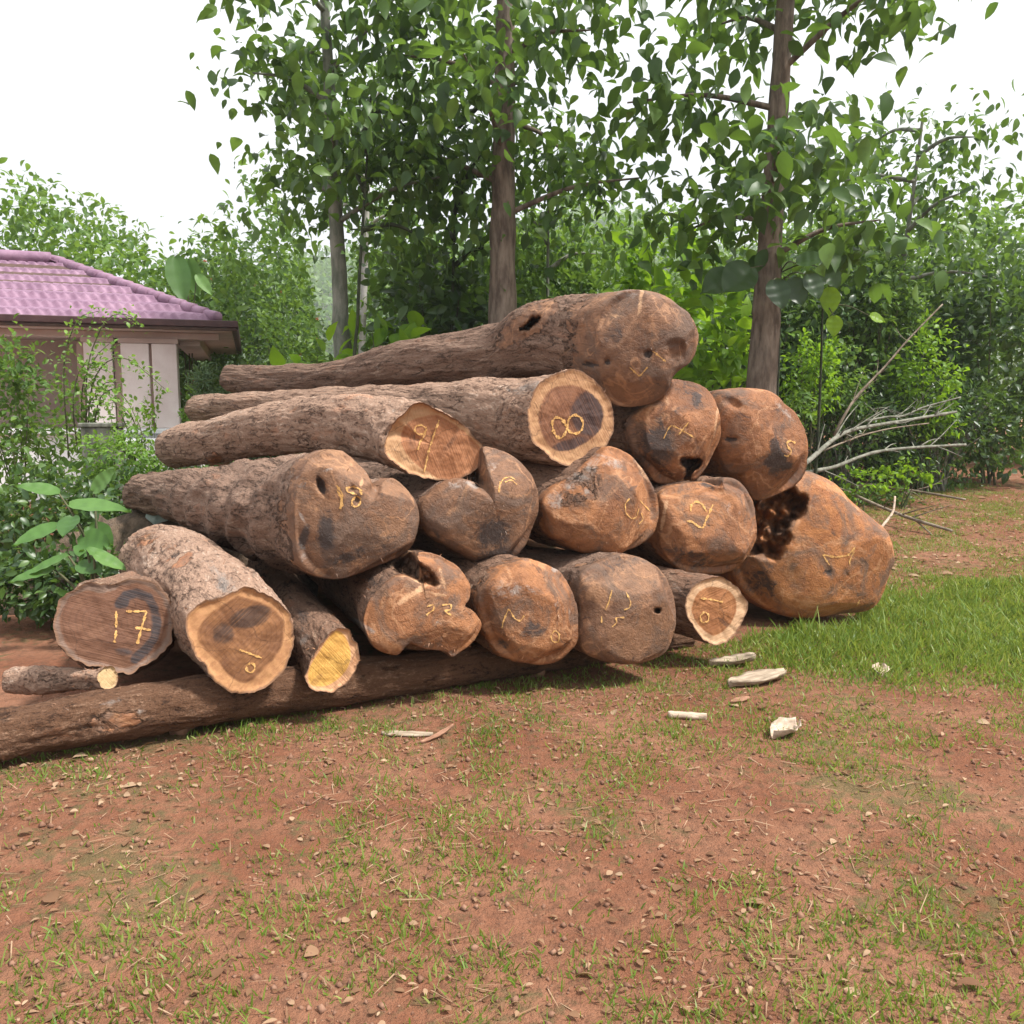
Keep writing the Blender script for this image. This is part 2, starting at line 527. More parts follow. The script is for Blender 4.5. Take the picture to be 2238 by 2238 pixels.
def make_log(key, label, outline, stations, Yf, back, material, kind='dome', bulge=0.5, sup=2.5, wmix=0.5, keep=0.7,
             facets=9, heart=None, cutmat=None, dents=(), stains=(), strokes=(), chalk_w=0.010, barkamp=0.009, carve=(),
             woodlen=0.10, seed=1, center=None, steps=(), group="teak logs in the pile", hollow=0.0, ripples=0.0, fwd=None):
    r = random.Random(seed)
    # --- centre line
    px0, py0, r0 = stations[0]
    if center:
        px0, py0 = center
    C0 = P(px0, py0, Yf)
    pts = [np.append(C0, r0 * mpp(px0, py0, Yf))]
    if len(back) == 2 and isinstance(back[0], (tuple, list)):      # direction, length, taper
        d, (L, tap) = back
        d = unit(d)
        rr = pts[0][3]
        for f in (0.12, 0.35, 0.65, 1.0):
            pts.append(np.append(C0 + d * L * f, rr * (1 - (1 - tap) * f ** 0.7)))
    else:
        pxb, pyb, rb, Yb = back
        for (px, py, rp) in list(stations[1:]) + [(pxb, pyb, rb)]:
            t = math.hypot(px - px0, py - py0) / math.hypot(pxb - px0, pyb - py0)
            Y = 1 / ((1 - t) / Yf + t / Yb)
            pts.append(np.append(P(px, py, Y), rp * mpp(px, py, Y)))
    pts = np.array(pts)
    u, CL = catmull_open(pts, lambda a: 0.017 if a < 0.9 else (0.035 if a < 2.2 else 0.06))
    C, R = CL[:, :3], CL[:, 3]
    A = unit(C[-1] - C[0])
    Aloc = unit(C[min(len(C) - 1, 20)] - C[0])
    toc = unit(CAM - C0)
    n = unit((1 - wmix) * toc + wmix * (-Aloc))
    U = unit(np.cross(A, [0, 0, 1]))
    Vv = np.cross(U, A)
    M = MSEG
    # --- front ring
    if outline is not None:
        o2 = catmull_closed(outline, M)
        area = np.sum(o2[:, 0] * np.roll(o2[:, 1], -1) - np.roll(o2[:, 0], -1) * o2[:, 1])
        if area > 0:
            o2 = o2[::-1]
        O = []
        for x, y in o2:
            d = ray(x, y)
            O.append(CAM + d * (((C0 - CAM) @ n) / (d @ n)))
        O = np.array(O)
    else:
        Up = unit(np.cross(n, [0, 0, 1]))
        Vp = np.cross(Up, n)
        th = np.linspace(0, 2 * math.pi, M, endpoint=False)
        O = C0 + R[0] * (np.outer(np.cos(th), -Up) + np.outer(np.sin(th), -Vp))
    rel = O - C0
    th = np.unwrap(np.arctan2(rel @ Vv, rel @ U))
    if th[-1] < th[0]:
        th = -np.maximum.accumulate(-th)
    else:
        th = np.maximum.accumulate(th)
    R0 = R[0]
    circ = np.outer(np.cos(th), U) + np.outer(np.sin(th), Vv)
    rings, along, woodw = [], [], []
    cen = O.mean(0)
    if kind == 'dome':
        F = unit(fwd) if fwd is not None else unit(0.35 * toc + 0.65 * (-Aloc))
        J = 34
        for j in range(J, 0, -1):
            a = (j / (J + 0.4)) * math.pi / 2
            sc = math.cos(a) ** (2 / sup)
            fo = bulge * R0 * math.sin(a) ** (2 / sup)
            rings.append(cen + (O - cen) * sc + F * fo)
            along.append(-fo - (1 - sc) * R0 * 0.5)
            woodw.append(1.0)
    nd = len(rings)
    for k in range(len(C)):
        b = 1 - smooth(u[k], 0.0, keep)
        rings.append(C[k] + b * rel * (R[k] / R0) + (1 - b) * R[k] * circ)
        along.append(u[k])
        woodw.append(1 - smooth(u[k], -0.12, woodlen * 2.4) if kind == 'dome' else 0.0)
    G = np.array(rings)
    NR = len(G)
    V = G.reshape(-1, 3).copy()
    al = np.repeat(along, M)
    ww = np.repeat(woodw, M)
    ridx = np.repeat(np.arange(NR), M)
    lc = np.stack([al, np.tile(np.cos(th) * R0, NR), np.tile(np.sin(th) * R0, NR)], 1)
    if nd:
        rad = np.concatenate([np.linalg.norm(G[i] - G[i].mean(0), axis=1) for i in range(NR)])
        scl = np.clip(rad / R0, 0, 1.3)
        m = ridx < nd
        lc[m, 1] = (np.cos(np.tile(th, nd)) * R0 * scl[m])
        lc[m, 2] = (np.sin(np.tile(th, nd)) * R0 * scl[m])
        # trimmed facets
        tone = np.zeros(len(V))
        for _ in range(int(facets * 1.6)):
            ang = math.radians(r.uniform(8, 72))
            az = r.uniform(0, 2 * math.pi)
            bu = unit(np.cross(F, [0, 0, 1]))
            bv = np.cross(bu, F)
            nk = F * math.cos(ang) + (bu * math.cos(az) + bv * math.sin(az)) * math.sin(ang)
            dd = (V[m] - cen) @ nk
            hk = dd.max() * r.uniform(0.80, 0.94)
            ex = np.clip(dd - hk, 0, None)
            tm = np.zeros(len(V))
            tm[m] = ex
            tone = np.where(tm > 0.003, r.uniform(-1, 1), tone)
            wt = np.where(ridx[m] < nd - 3, 0.9, 0.9 * (nd - ridx[m]) / 4.0)
            V[m] -= np.outer(ex * wt * 0.95, nk)
    quads = []
    i0 = np.arange(M)
    i1 = (i0 + 1) % M
    for k in range(NR - 1):
        quads.append(np.stack([k * M + i0, k * M + i1, (k + 1) * M + i1, (k + 1) * M + i0], 1))
    Q = np.concatenate(quads)
    # flip so normals point outwards
    tmp = mesh("tmp", V, Q)
    nrm = np.zeros(len(V) * 3, np.float32)
    tmp.vertices.foreach_get("normal", nrm)
    nrm = nrm.reshape(-1, 3)
    mid = NR // 2 * M
    if ((V[mid:mid + M] - V[mid:mid + M].mean(0)) * nrm[mid:mid + M]).sum() < 0:
        Q = Q[:, ::-1]
        nrm = -nrm
    bpy.data.meshes.remove(tmp)
    # surface relief
    q1 = np.stack([lc[:, 0] * 0.55, lc[:, 1], lc[:, 2]], 1) + seed * 3.7
    q2 = np.stack([lc[:, 0] * 0.30, lc[:, 1], lc[:, 2]], 1) + seed * 1.9
    big = fbm(q1, 3.2, 2)
    rid = fbm(q2, 17.0, 3)
    fine = fbm(np.stack([lc[:, 0], lc[:, 1], lc[:, 2]], 1) + seed, 34.0, 2)
    bark_w = 1 - ww
    edge = smooth(np.abs(al), 0.0, 0.05) if kind != 'dome' else np.ones(len(al))
    disp = big * (0.024 * bark_w + 0.009 * ww) * (0.35 + 0.65 * edge) + rid * (barkamp * bark_w + 0.0025 * ww) + fine * (0.006 * bark_w + 0.0015 * ww)
    if ripples:
        disp += ripples * bark_w * np.sin(lc[:, 0] * 16 + lc[:, 2] * 9 + 3 * big) * smooth(al, 0.2, 0.6) * (1 - 0.6 * smooth(al, 1.6, 2.6))
    V += nrm * disp[:, None]
    if not nd:
        tone = np.zeros(len(V))
    # knots and swellings
    for _ in range(5):
        kv = r.randrange(nd * M, len(V))
        dk_ = np.linalg.norm(V - V[kv], axis=1)
        kr = r.uniform(0.04, 0.09)
        V += nrm * ((0.28 * kr * np.exp(-(dk_ / kr) ** 2) - 0.30 * kr * np.exp(-(dk_ / (0.35 * kr)) ** 2)) * (al > 0.15))[:, None]
    stain = np.zeros(len(V))
    pale = np.zeros(len(V))
    grey = np.zeros(len(V))
    # dents
    for dd in dents:
        (dx, dy, dr, depth) = dd[:4]
        sharp = dd[4] if len(dd) > 4 else 0.5
        recess_dark = dd[5] if len(dd) > 5 else 0.0
        asp = dd[6] if len(dd) > 6 else (1.0, 0.0)
        X, Yp = proj(V)
        t = (V - CAM) @ FW
        bvh = BVHTree.FromPolygons([Vector(v) for v in V], Q.tolist())
        d0 = Vector(ray(dx, dy)).normalized()
        h = bvh.ray_cast(Vector(CAM), d0)
        if h[0] is None:
            continue
        hd = (np.array(h[0]) - CAM) @ FW
        ca, sa = math.cos(math.radians(asp[1])), math.sin(math.radians(asp[1]))
        ex, ey = X - dx, Yp - dy
        e1, e2 = (ex * ca + ey * sa) / asp[0], (-ex * sa + ey * ca)
        nz = fbm(V + seed, 9.0, 3)
        q = np.sqrt(e1 ** 2 + e2 ** 2) / dr + nz * 0.28
        w = 1 - smooth(q, sharp, 1.0)
        facing = smooth(-(nrm @ np.array(d0)), -0.1, 0.25) * (np.abs(t - hd) < 0.75)
        w = w * facing
        V += np.outer(w * depth, np.array(d0)) + nrm * (w * nz * depth * 0.12)[:, None]
        stain = np.maximum(stain, smooth(w, 0.15, 0.6) * recess_dark)  # recess darkness is put into the colour through the stain attribute
    # carved openings : (polygon, depth, edge softness px, hollow darkness, roughness)
    for (poly, depth, soft, recess_dark, rough) in carve:
        X, Yp = proj(V)
        t = (V - CAM) @ FW
        pc = np.mean(poly, 0)
        rr_ = max(np.ptp(np.array(poly)[:, 0]), np.ptp(np.array(poly)[:, 1]))
        nz = fbm(V + seed, 11.0, 3)
        nz2 = fbm(V + seed * 2, 26.0, 3)
        sd = poly_sd(X, Yp, poly) + nz * soft * 1.2
        w = smooth(-sd, -soft * 0.2, soft)
        near = np.abs(sd) < 60
        front = t < np.percentile(t[near], 3) + 0.62
        w = w * front * smooth(np.einsum('ij,ij->i', nrm, unit(CAM - V)), -0.2, 0.15)
        vd = unit(V - CAM)
        V += vd * (w * depth * (1 + rough * nz + 0.5 * rough * nz2))[:, None]
        stain = np.maximum(stain, smooth(w, 0.1, 0.5) * recess_dark)  # darkness inside the opening is put into the colour as well
        pale = np.maximum(pale, np.exp(-((sd - 3.0) / 4.0) ** 2) * 0.55 * front * (1 - w))
    X, Yp = proj(V)
    facing = (np.einsum('ij,ij->i', nrm, unit(CAM - V)) > -0.15)
    wadd = np.zeros(len(V))
    for s in stains:
        kd, sx, sy, rx, ry, ang, st = s
        if kd == 'cutline':
            continue
        ca, sa = math.cos(math.radians(ang)), math.sin(math.radians(ang))
        ex, ey = X - sx, Yp - sy
        e1, e2 = (ex * ca + ey * sa) / rx, (-ex * sa + ey * ca) / ry
        w = (1 - smooth(np.sqrt(e1 ** 2 + e2 ** 2), 0.2, 1.7)) * st * facing
        if kd == 'dark':
            stain = np.maximum(stain, w)
        elif kd == 'pale':
            pale = np.maximum(pale, w)
        elif kd == 'grey':
            grey = np.maximum(grey, w)
        elif kd == 'wood':
            wadd = np.maximum(wadd, w)
        elif kd == 'bark':
            wadd = np.minimum(wadd, -w)
    ww = np.clip(ww + wadd, 0, 1)
    # back cap + tip
    nv = len(V)
    tipv = []
    extraF = []
    Vall = V
    lcall = lc

    def addv(p, l):
        nonlocal Vall, lcall
        Vall = np.vstack([Vall, p[None]])
        lcall = np.vstack([lcall, np.array(l)[None]])
        return len(Vall) - 1
    bi = addv(V[-M:].mean(0), (al[-1], 0, 0))
    bb = (NR - 1) * M
    flip = Q[0][0] != 0
    for i in range(M):
        j = (i + 1) % M
        extraF.append([bb + i, bb + j, bi] if not flip else [bb + j, bb + i, bi])
    if kind == 'dome':
        ti = addv(V[:M].mean(0), (along[0], 0, 0))
        for i in range(M):
            j = (i + 1) % M
            extraF.append([j, i, ti] if not flip else [i, j, ti])
    # frayed fibres standing off the surface
    nf_ = 260
    cand = np.where((al < 1.3) & (al > -0.35))[0]
    pick = cand[rng.integers(0, len(cand), nf_)]
    for vi in pick:
        if abs(al[vi]) > 0.12 and r.random() < 0.45:
            continue
        nn_ = nrm[vi]
        t1 = unit(np.cross(nn_, rng.normal(size=3)))
        ln = r.uniform(0.008, 0.032)
        wd = r.uniform(0.0015, 0.004)
        tipd = unit(t1 * r.uniform(0.3, 1) + nn_ * r.uniform(0.1, 0.9) - A * 0.3)
        s1 = unit(np.cross(tipd, nn_ + 0.01))
        a_ = addv(V[vi] - nn_ * 0.003 + s1 * wd, lc[vi])
        b_ = addv(V[vi] - nn_ * 0.003 - s1 * wd, lc[vi])
        c_ = addv(V[vi] + tipd * ln, lc[vi])
        extraF.append([a_, b_, c_])
    ext = len(Vall) - nv

    def padded(a, v):
        return np.concatenate([a, np.full(ext, v)])
    ww2 = padded(ww, 1.0)
    attrs = dict(wood=ww2, stain=padded(stain, stain[:M].mean()), pale=padded(pale, 0), tone=padded(tone, 0), grey=np.concatenate([grey, rng.choice([0.0, 0.0, 0.35, 0.5], ext)]), seed=np.full(len(Vall), float(seed)))
    F_all = [list(map(int, q)) for q in Q.tolist()] + extraF
    joint = mesh("joint", Vall, F_all)
    jn = np.zeros(len(Vall) * 3, np.float32)
    joint.vertices.foreach_get("normal", jn)
    jn = jn.reshape(-1, 3)
    bvh = BVHTree.FromPolygons([Vector(v) for v in Vall], F_all)
    bpy.data.meshes.remove(joint)

    def sub(name, fl, par):
        used = np.unique(np.concatenate([np.array(f) for f in fl]))
        mp = -np.ones(len(Vall), int)
        mp[used] = np.arange(len(used))
        base = np.zeros(3) if par is None else np.array(par.location)
        org = V[nd * M:(nd + 1) * M].mean(0)
        me = mesh(name, Vall[used] - org, [[int(mp[i]) for i in f] for f in fl])
        for k2, a in attrs.items():
            fattr(me, k2, a[used])
        vattr(me, "lc", lcall[used])
        me.normals_split_custom_set_from_vertices([tuple(v) for v in jn[used]])
        o = link(name, me, material, par)
        if par is None:
            o.location = org
        return o
    if kind == 'dome':
        ks = nd + int(woodlen / 0.017)
        fb = [f for f in F_all if min(f) < ks * M and not (bi in f)] if False else None
        fbutt, fbody = [], []
        for f in F_all:
            if bi in f:
                fbody.append(f)
            elif min(f) < ks * M:
                fbutt.append(f)
            else:
                fbody.append(f)
        root = sub("log", fbody, None)
        sub("butt_end", fbutt, root)
    else:
        root = sub("log", F_all, None)
    org = np.array(root.location)
    cut_bvh = bvh
    if kind == 'cut':
        fr = V[:M]
        K = 26
        cV, rho = [], []
        cc = cen
        for k in range(K):
            f = 1 - k / K
            cV.append(cc + (fr - cc) * f)
            rho += [f] * M
        cV = np.concatenate(cV + [cc[None]])
        rho = np.array(rho + [0.0])
        cx, cy = proj(cV)
        ccx, ccy = proj(cc)
        ang = np.arctan2(cy - ccy, cx - ccx)
        dist = np.hypot(cx - ccx, cy - ccy)
        if heart:
            hp = catmull_closed(heart, 240)
            ha = np.arctan2(hp[:, 1] - ccy, hp[:, 0] - ccx)
            hr = np.hypot(hp[:, 0] - ccx, hp[:, 1] - ccy)
            order = np.argsort(ha)
            hr_v = np.interp(ang, ha[order], hr[order], period=2 * math.pi)
        else:
            rr = np.hypot(*(np.array(proj(fr)) - np.array([[ccx], [ccy]])))
            hr_v = np.full(len(cV), rr.mean() * 0.8)
        ht = dist / hr_v
        wob = fbm(cV + seed, 14, 3) * 0.006 + fbm(cV + seed, 4, 2) * 0.010
        inset = smooth(rho, 0.0, 0.94)
        dz = wob * (1 - smooth(rho, 0.93, 1.0))
        dz -= 0.010 * (1 - smooth(rho, 0.90, 0.985))
        for (ax, ay, bx, by, hgt) in steps:
            L = math.hypot(bx - ax, by - ay)
            sd = ((bx - ax) * (cy - ay) - (by - ay) * (cx - ax)) / L
            dz -= hgt * smooth(sd, -1.5, 2.0) * (1 - smooth(rho, 0.95, 1.0))
        cV = cV + np.outer(dz, n)
        cst = np.zeros(len(cV))
        for s in stains:
            kd, sx, sy, rx, ry, a2, stv = s
            if kd == 'cutline':
                cst = np.maximum(cst, np.exp(-(line_d(cx, cy, sx) / sy) ** 2) * rx)
            if kd != 'cut':
                continue
            ca, sa = math.cos(math.radians(a2)), math.sin(math.radians(a2))
            ex, ey = cx - sx, cy - sy
            e1, e2 = (ex * ca + ey * sa) / rx, (-ex * sa + ey * ca) / ry
            cst = np.maximum(cst, (1 - smooth(np.sqrt(e1 ** 2 + e2 ** 2), 0.4, 1.25)) * stv)
        CF = []
        for k in range(K - 1):
            for i in range(M):
                j = (i + 1) % M
                CF.append([k * M + i, (k + 1) * M + i, (k + 1) * M + j, k * M + j])
        ti = K * M
        for i in range(M):
            CF.append([(K - 1) * M + i, ti, (K - 1) * M + (i + 1) % M])
        CF = [f[::-1] if not flip else f for f in CF]
        me = mesh("cut_end", cV - org, CF)
        e1 = unit(np.cross(n, [0, 0, 1]))
        e2 = np.cross(e1, n)
        vattr(me, "lc", np.stack([(cV - cc) @ e1, (cV - cc) @ e2, np.zeros(len(cV))], 1))
        fattr(me, "rho", rho)
        fattr(me, "heart", ht)
        fattr(me, "stain", cst)
        fattr(me, "seed", np.full(len(cV), float(seed)))
        link("cut_end", me, cutmat, root)
        cut_bvh = BVHTree.FromPolygons([Vector(v) for v in cV], CF)
    if strokes:
        groups = []
        for stq in strokes:
            hit = [g for g in groups if any(line_d(np.array(stq, float)[:, 0], np.array(stq, float)[:, 1], q).min() < 14 for q in g)]
            ng = [stq] + [q for g in hit for q in g]
            groups = [g for g in groups if g not in hit] + [ng]
        for gi, g in enumerate(groups):
            o = ribbon_strokes("chalk_number", g, cut_bvh, chalk_w, root, seed=seed + gi)
            if o:
                o.data.transform(Matrix.Translation(-Vector(org)))
    tag(root, label, "log", group)
    LOGS[key] = root
    return root


DIRB = (-0.58, 0.81, 0.0)

# --- top log
make_log("top", "topmost long log with a black hole chopped in its upper side",
         Z(1100, 610, [(1090, 88), (1250, 103), (1400, 150), (1520, 240), (1620, 310), (1680, 400), (1706, 500), (1685, 620), (1610, 715), (1500, 790), (1430, 870),
                       (1385, 980), (1290, 1080), (1150, 1112), (1000, 1110), (920, 1050), (850, 900), (800, 750), (800, 560), (820, 400), (880, 240), (970, 140)]),
         [(1402, 762, 128), (1290, 747, 102), (1200, 740, 84), (1150, 750, 73), (1100, 769, 63), (1000, 782, 54), (900, 793, 52), (800, 810, 38), (700, 828, 32), (600, 832, 31)],
         5.6, (505, 829, 28, 9.6), M_LOGGREY, bulge=0.42, keep=0.75, facets=7, wmix=0.35, woodlen=0.30, seed=3,
         carve=[(Z(1100, 610, [(132, 442), (190, 395), (255, 328), (335, 322), (318, 365), (262, 425), (215, 452)]), 0.20, 3.0, 1.0, 0.3)],
         dents=[(1168, 735, 20, 0.025, 0.3, 0.35, (2.2, -5)), (1290, 797, 7, 0.035, 0.3, 0.9, (4.5, 2)), (1328, 792, 12, 0.03, 0.2, 0.8),
                (1418, 775, 13, 0.03, 0.2, 0.85), (1478, 770, 30, 0.035, 0.2, 0.25)],
         stains=[('wood', 1150, 705, 85, 30, -38, 1.0), ('wood', 1205, 670, 22, 22, 0, 0.8), ('pale', 1400, 655, 6, 40, 8, 0.75), ('pale', 1345, 690, 45, 5, 5, 0.65),
                 ('grey', 1370, 640, 30, 22, 0, 0.5), ('dark', 1345, 735, 36, 24, -30, 0.48), ('dark', 1500, 730, 20, 40, 30, 0.3), ('dark', 1440, 830, 14, 34, 10, 0.42), ('pale', 1240, 765, 40, 6, -40, 0.45)],
         strokes=[Z(1100, 610, [(1100, 765), (1190, 850), (1262, 765)]), Z(1100, 610, [(1300, 622), (1420, 722)])], chalk_w=0.007)

# --- third row
make_log("eight", "sawn log with a sideways 8 chalked on its dark brown end",
         Z(1100, 610, [(620, 785), (760, 850), (860, 960), (940, 1080), (965, 1230), (950, 1370), (880, 1490), (760, 1590), (620, 1645), (480, 1612), (350, 1510), (250, 1400),
                       (210, 1200), (240, 1060), (290, 940), (380, 860), (500, 805)]),
         [(1247, 912, 104), (1185, 915, 96), (1130, 914, 85), (1050, 901, 74), (950, 894, 56), (760, 890, 43), (600, 890, 36)], 5.3, (430, 894, 28, 9.0), M_LOGPALE,
         kind='cut', wmix=0.55, keep=0.55, seed=5,
         heart=Z(1100, 610, [(440, 955), (600, 925), (760, 990), (862, 1100), (875, 1230), (835, 1340), (720, 1435), (560, 1505), (430, 1475), (340, 1340), (315, 1180), (365, 1030)]),
         cutmat=cut_material("dark_cut_wood", (0.17, 0.072, 0.038), (0.23, 0.105, 0.055), (0.46, 0.265, 0.135), (0.33, 0.172, 0.086), 0.9, (0.045, 0.030, 0.030), 0.5),
         stains=[('cut', 1290, 905, 48, 60, 0, 0.95), ('cut', 1245, 975, 60, 22, -20, 0.8), ('pale', 1175, 880, 8, 60, 12, 0.6), ('grey', 1150, 850, 60, 14, -15, 0.6), ('dark', 1170, 983, 26, 14, 20, 0.5)],
         strokes=[Z(1100, 610, [(545, 1265), (500, 1215), (450, 1205), (425, 1250), (432, 1320), (460, 1375), (500, 1395), (540, 1350), (556, 1290), (570, 1215), (620, 1185), (672, 1205), (697, 1260),
                                (685, 1320), (640, 1352), (590, 1345), (556, 1310), (543, 1262)])], chalk_w=0.012)

make_log("nine", "sawn log with 9 chalked on its stepped orange-brown end",
         Z(700, 610, [(900, 1085), (1060, 1160), (1200, 1240), (1300, 1340), (1395, 1450), (1412, 1550), (1380, 1640), (1260, 1720), (1080, 1757), (900, 1738), (760, 1680), (640, 1590),
                      (570, 1490), (580, 1370), (650, 1250), (740, 1160), (820, 1100)]),
         [(947, 967, 84), (905, 958, 82), (860, 946, 76), (790, 934, 68), (700, 928, 63), (560, 942, 54), (450, 968, 48)], 4.95, (384, 978, 45, 7.9), M_LOGPALE,
         kind='cut', wmix=0.35, keep=0.45, seed=8,
         heart=Z(700, 610, [(960, 1190), (1060, 1200), (1210, 1290), (1330, 1400), (1420, 1500), (1415, 1600), (1300, 1720), (1080, 1760), (950, 1690), (850, 1620), (770, 1540), (720, 1440), (730, 1330), (800, 1240)]),
         cutmat=cut_material("orange_cut_wood", (0.26, 0.105, 0.045), (0.38, 0.175, 0.085), (0.50, 0.30, 0.16), (0.39, 0.22, 0.11), 0.6, (0.07, 0.035, 0.025), 0.35),
         steps=[(960, 920, 923, 1032, 0.010), (1000, 945, 945, 1040, 0.018)],
         dents=[(455, 1003, 18, -0.06, 0.1, 0, (1.5, 20)), (850, 940, 7, 0.03, 0.1, 0.5, (5, -55))],
         stains=[('cut', 905, 965, 14, 30, 0, 0.5), ('cut', 985, 970, 10, 40, 40, 0.55), ('wood', 465, 1003, 26, 16, 25, 0.9), ('grey', 880, 885, 60, 10, 8, 0.35), ('pale', 845, 960, 18, 55, 25, 0.45)],
         strokes=[Z(700, 610, [(930, 1305), (880, 1272), (832, 1285), (822, 1325), (860, 1360), (905, 1350), (932, 1300), (900, 1385), (870, 1430), (850, 1495)]),
                  Z(700, 610, [(1040, 1230), (990, 1380), (950, 1500), (905, 1690)])], chalk_w=0.008)

make_log("seven", "stained round butt with 7 chalked on it and a notch cut in its underside",
         Z(1100, 610, [(1430, 872), (1580, 880), (1720, 930), (1820, 1010), (1862, 1100), (1887, 1250), (1880, 1400), (1830, 1520), (1740, 1680), (1660, 1752), (1600, 1750), (1530, 1775), (1450, 1790),
                       (1330, 1770), (1285, 1700), (1200, 1600), (1130, 1480), (1095, 1330), (1120, 1220), (1200, 1120), (1290, 1050), (1360, 960)]),
         [(1475, 942, 105)], 5.75, (DIRB, (4.0, 0.55)), M_LOG, bulge=0.5, facets=9, seed=11,
         carve=[(Z(1100, 610, [(1555, 1570), (1620, 1555), (1700, 1560), (1745, 1590), (1690, 1650), (1650, 1700), (1640, 1800), (1560, 1800), (1590, 1700), (1585, 1650), (1550, 1610)]), 0.22, 3.5, 0.9, 0.4)],
         stains=[('dark', 1432, 975, 46, 60, 20, 0.85), ('dark', 1525, 872, 16, 24, -20, 0.75), ('dark', 1400, 1000, 40, 45, 0, 0.6), ('dark', 1500, 850, 30, 26, 0, 0.5), ('pale', 1566, 915, 4, 60, 8, 0.65),
                 ('dark', 1450, 1035, 40, 16, 10, 0.5), ('pale', 1460, 875, 14, 14, 0, 0.45), ('dark', 1480, 900, 60, 15, -20, 0.45)],
         strokes=[Z(1100, 610, [(1400, 1397), (1440, 1310), (1470, 1275), (1560, 1320), (1672, 1388)]), Z(1100, 610, [(1620, 1250), (1530, 1362)])], chalk_w=0.0065)

make_log("five", "red-brown round butt chalked 5 beside a black cross-shaped stain",
         Z(1500, 800, [(250, 225), (350, 198), (480, 188), (640, 200), (740, 238), (820, 320), (930, 410), (1010, 520), (1060, 650), (1068, 800), (1040, 930), (960, 1040), (840, 1110), (720, 1155),
                       (600, 1172), (540, 1120), (470, 1010), (430, 950), (340, 930), (270, 820), (210, 680), (190, 500), (200, 330)]),
         [(1657, 968, 112)], 6.0, (DIRB, (4.2, 0.55)), M_LOG, bulge=0.5, facets=8, seed=14,
         dents=[(1600, 960, 9, 0.03, 0.2, 0.8, (2.3, -3)), (1605, 882, 16, 0.03, 0.2, 0.2, (2.0, 25))],
         stains=[('dark', 1700, 1005, 24, 34, 20, 0.95), ('dark', 1692, 972, 13, 16, 0, 0.9), ('dark', 1712, 1016, 24, 14, 0, 0.95), ('dark', 1672, 1012, 18, 9, 0, 0.7), ('grey', 1715, 900, 40, 8, 48, 0.6),
                 ('dark', 1580, 862, 22, 8, 0, 0.6), ('pale', 1590, 885, 28, 12, 20, 0.35)],
         strokes=[Z(1500, 800, [(955, 675), (905, 650), (872, 672), (890, 715), (915, 735), (912, 765), (885, 790), (850, 778)])], chalk_w=0.010)

# --- second row
make_log("eighteen", "tapering log with 18 chalked beside the notch in its big stained butt",
         [(735, 984), (760, 995), (783, 1017), (800, 1034), (806, 1052), (822, 1060), (838, 1050), (857, 1044), (880, 1060), (897, 1082), (909, 1110), (911, 1142), (900, 1180), (885, 1205), (860, 1222), (815, 1240), (765, 1260),
          (722, 1265), (690, 1258), (662, 1235), (645, 1190), (640, 1130), (648, 1060), (668, 1010), (700, 986)],
         [(778, 1124, 136), (700, 1122, 130), (640, 1119, 120), (600, 1115, 110), (500, 1104, 85), (420, 1086, 60), (345, 1079, 47)], 4.7, (306, 1080, 40, 7.2), M_LOGGREY, bulge=0.42, facets=9, keep=0.5,
         woodlen=0.16, seed=17, ripples=0.020, wmix=0.4,
         dents=[(702, 1062, 12, 0.05, 0.3, 1.0, (2.4, 68)), (818, 1072, 22, 0.05, 0.1, 0.3), (770, 1068, 9, 0.02, 0.2, 0.5), (780, 1092, 9, 0.02, 0.2, 0.4)],
         stains=[('dark', 712, 1160, 22, 44, 0, 0.95), ('dark', 665, 1175, 12, 34, 15, 0.9), ('dark', 755, 1220, 70, 16, -18, 0.7), ('grey', 662, 1205, 10, 22, 0, 0.6), ('grey', 660, 1130, 4, 32, -30, 0.7),
                 ('grey', 715, 1027, 14, 4, -15, 0.7), ('grey', 793, 1028, 24, 4, 50, 0.55), ('pale', 790, 1055, 5, 14, 10, 0.7), ('dark', 680, 1060, 40, 30, 0, 0.3), ('dark', 330, 1090, 40, 40, 0, 0.35),
                 ('grey', 830, 1068, 20, 9, -20, 0.4), ('dark', 850, 1190, 50, 30, -30, 0.4), ('grey', 640, 1050, 30, 20, 0, 0.35)],
         strokes=[Z(640, 960, [(382, 400), (432, 470), (432, 560), (420, 615)]), Z(640, 960, [(385, 440), (420, 500), (428, 540), (410, 610)]),
                  Z(640, 960, [(560, 490), (515, 530), (515, 575), (550, 595), (590, 565), (597, 515), (560, 490)]), Z(640, 960, [(560, 485), (475, 460), (470, 425), (530, 410), (590, 440), (600, 490)])], chalk_w=0.009)

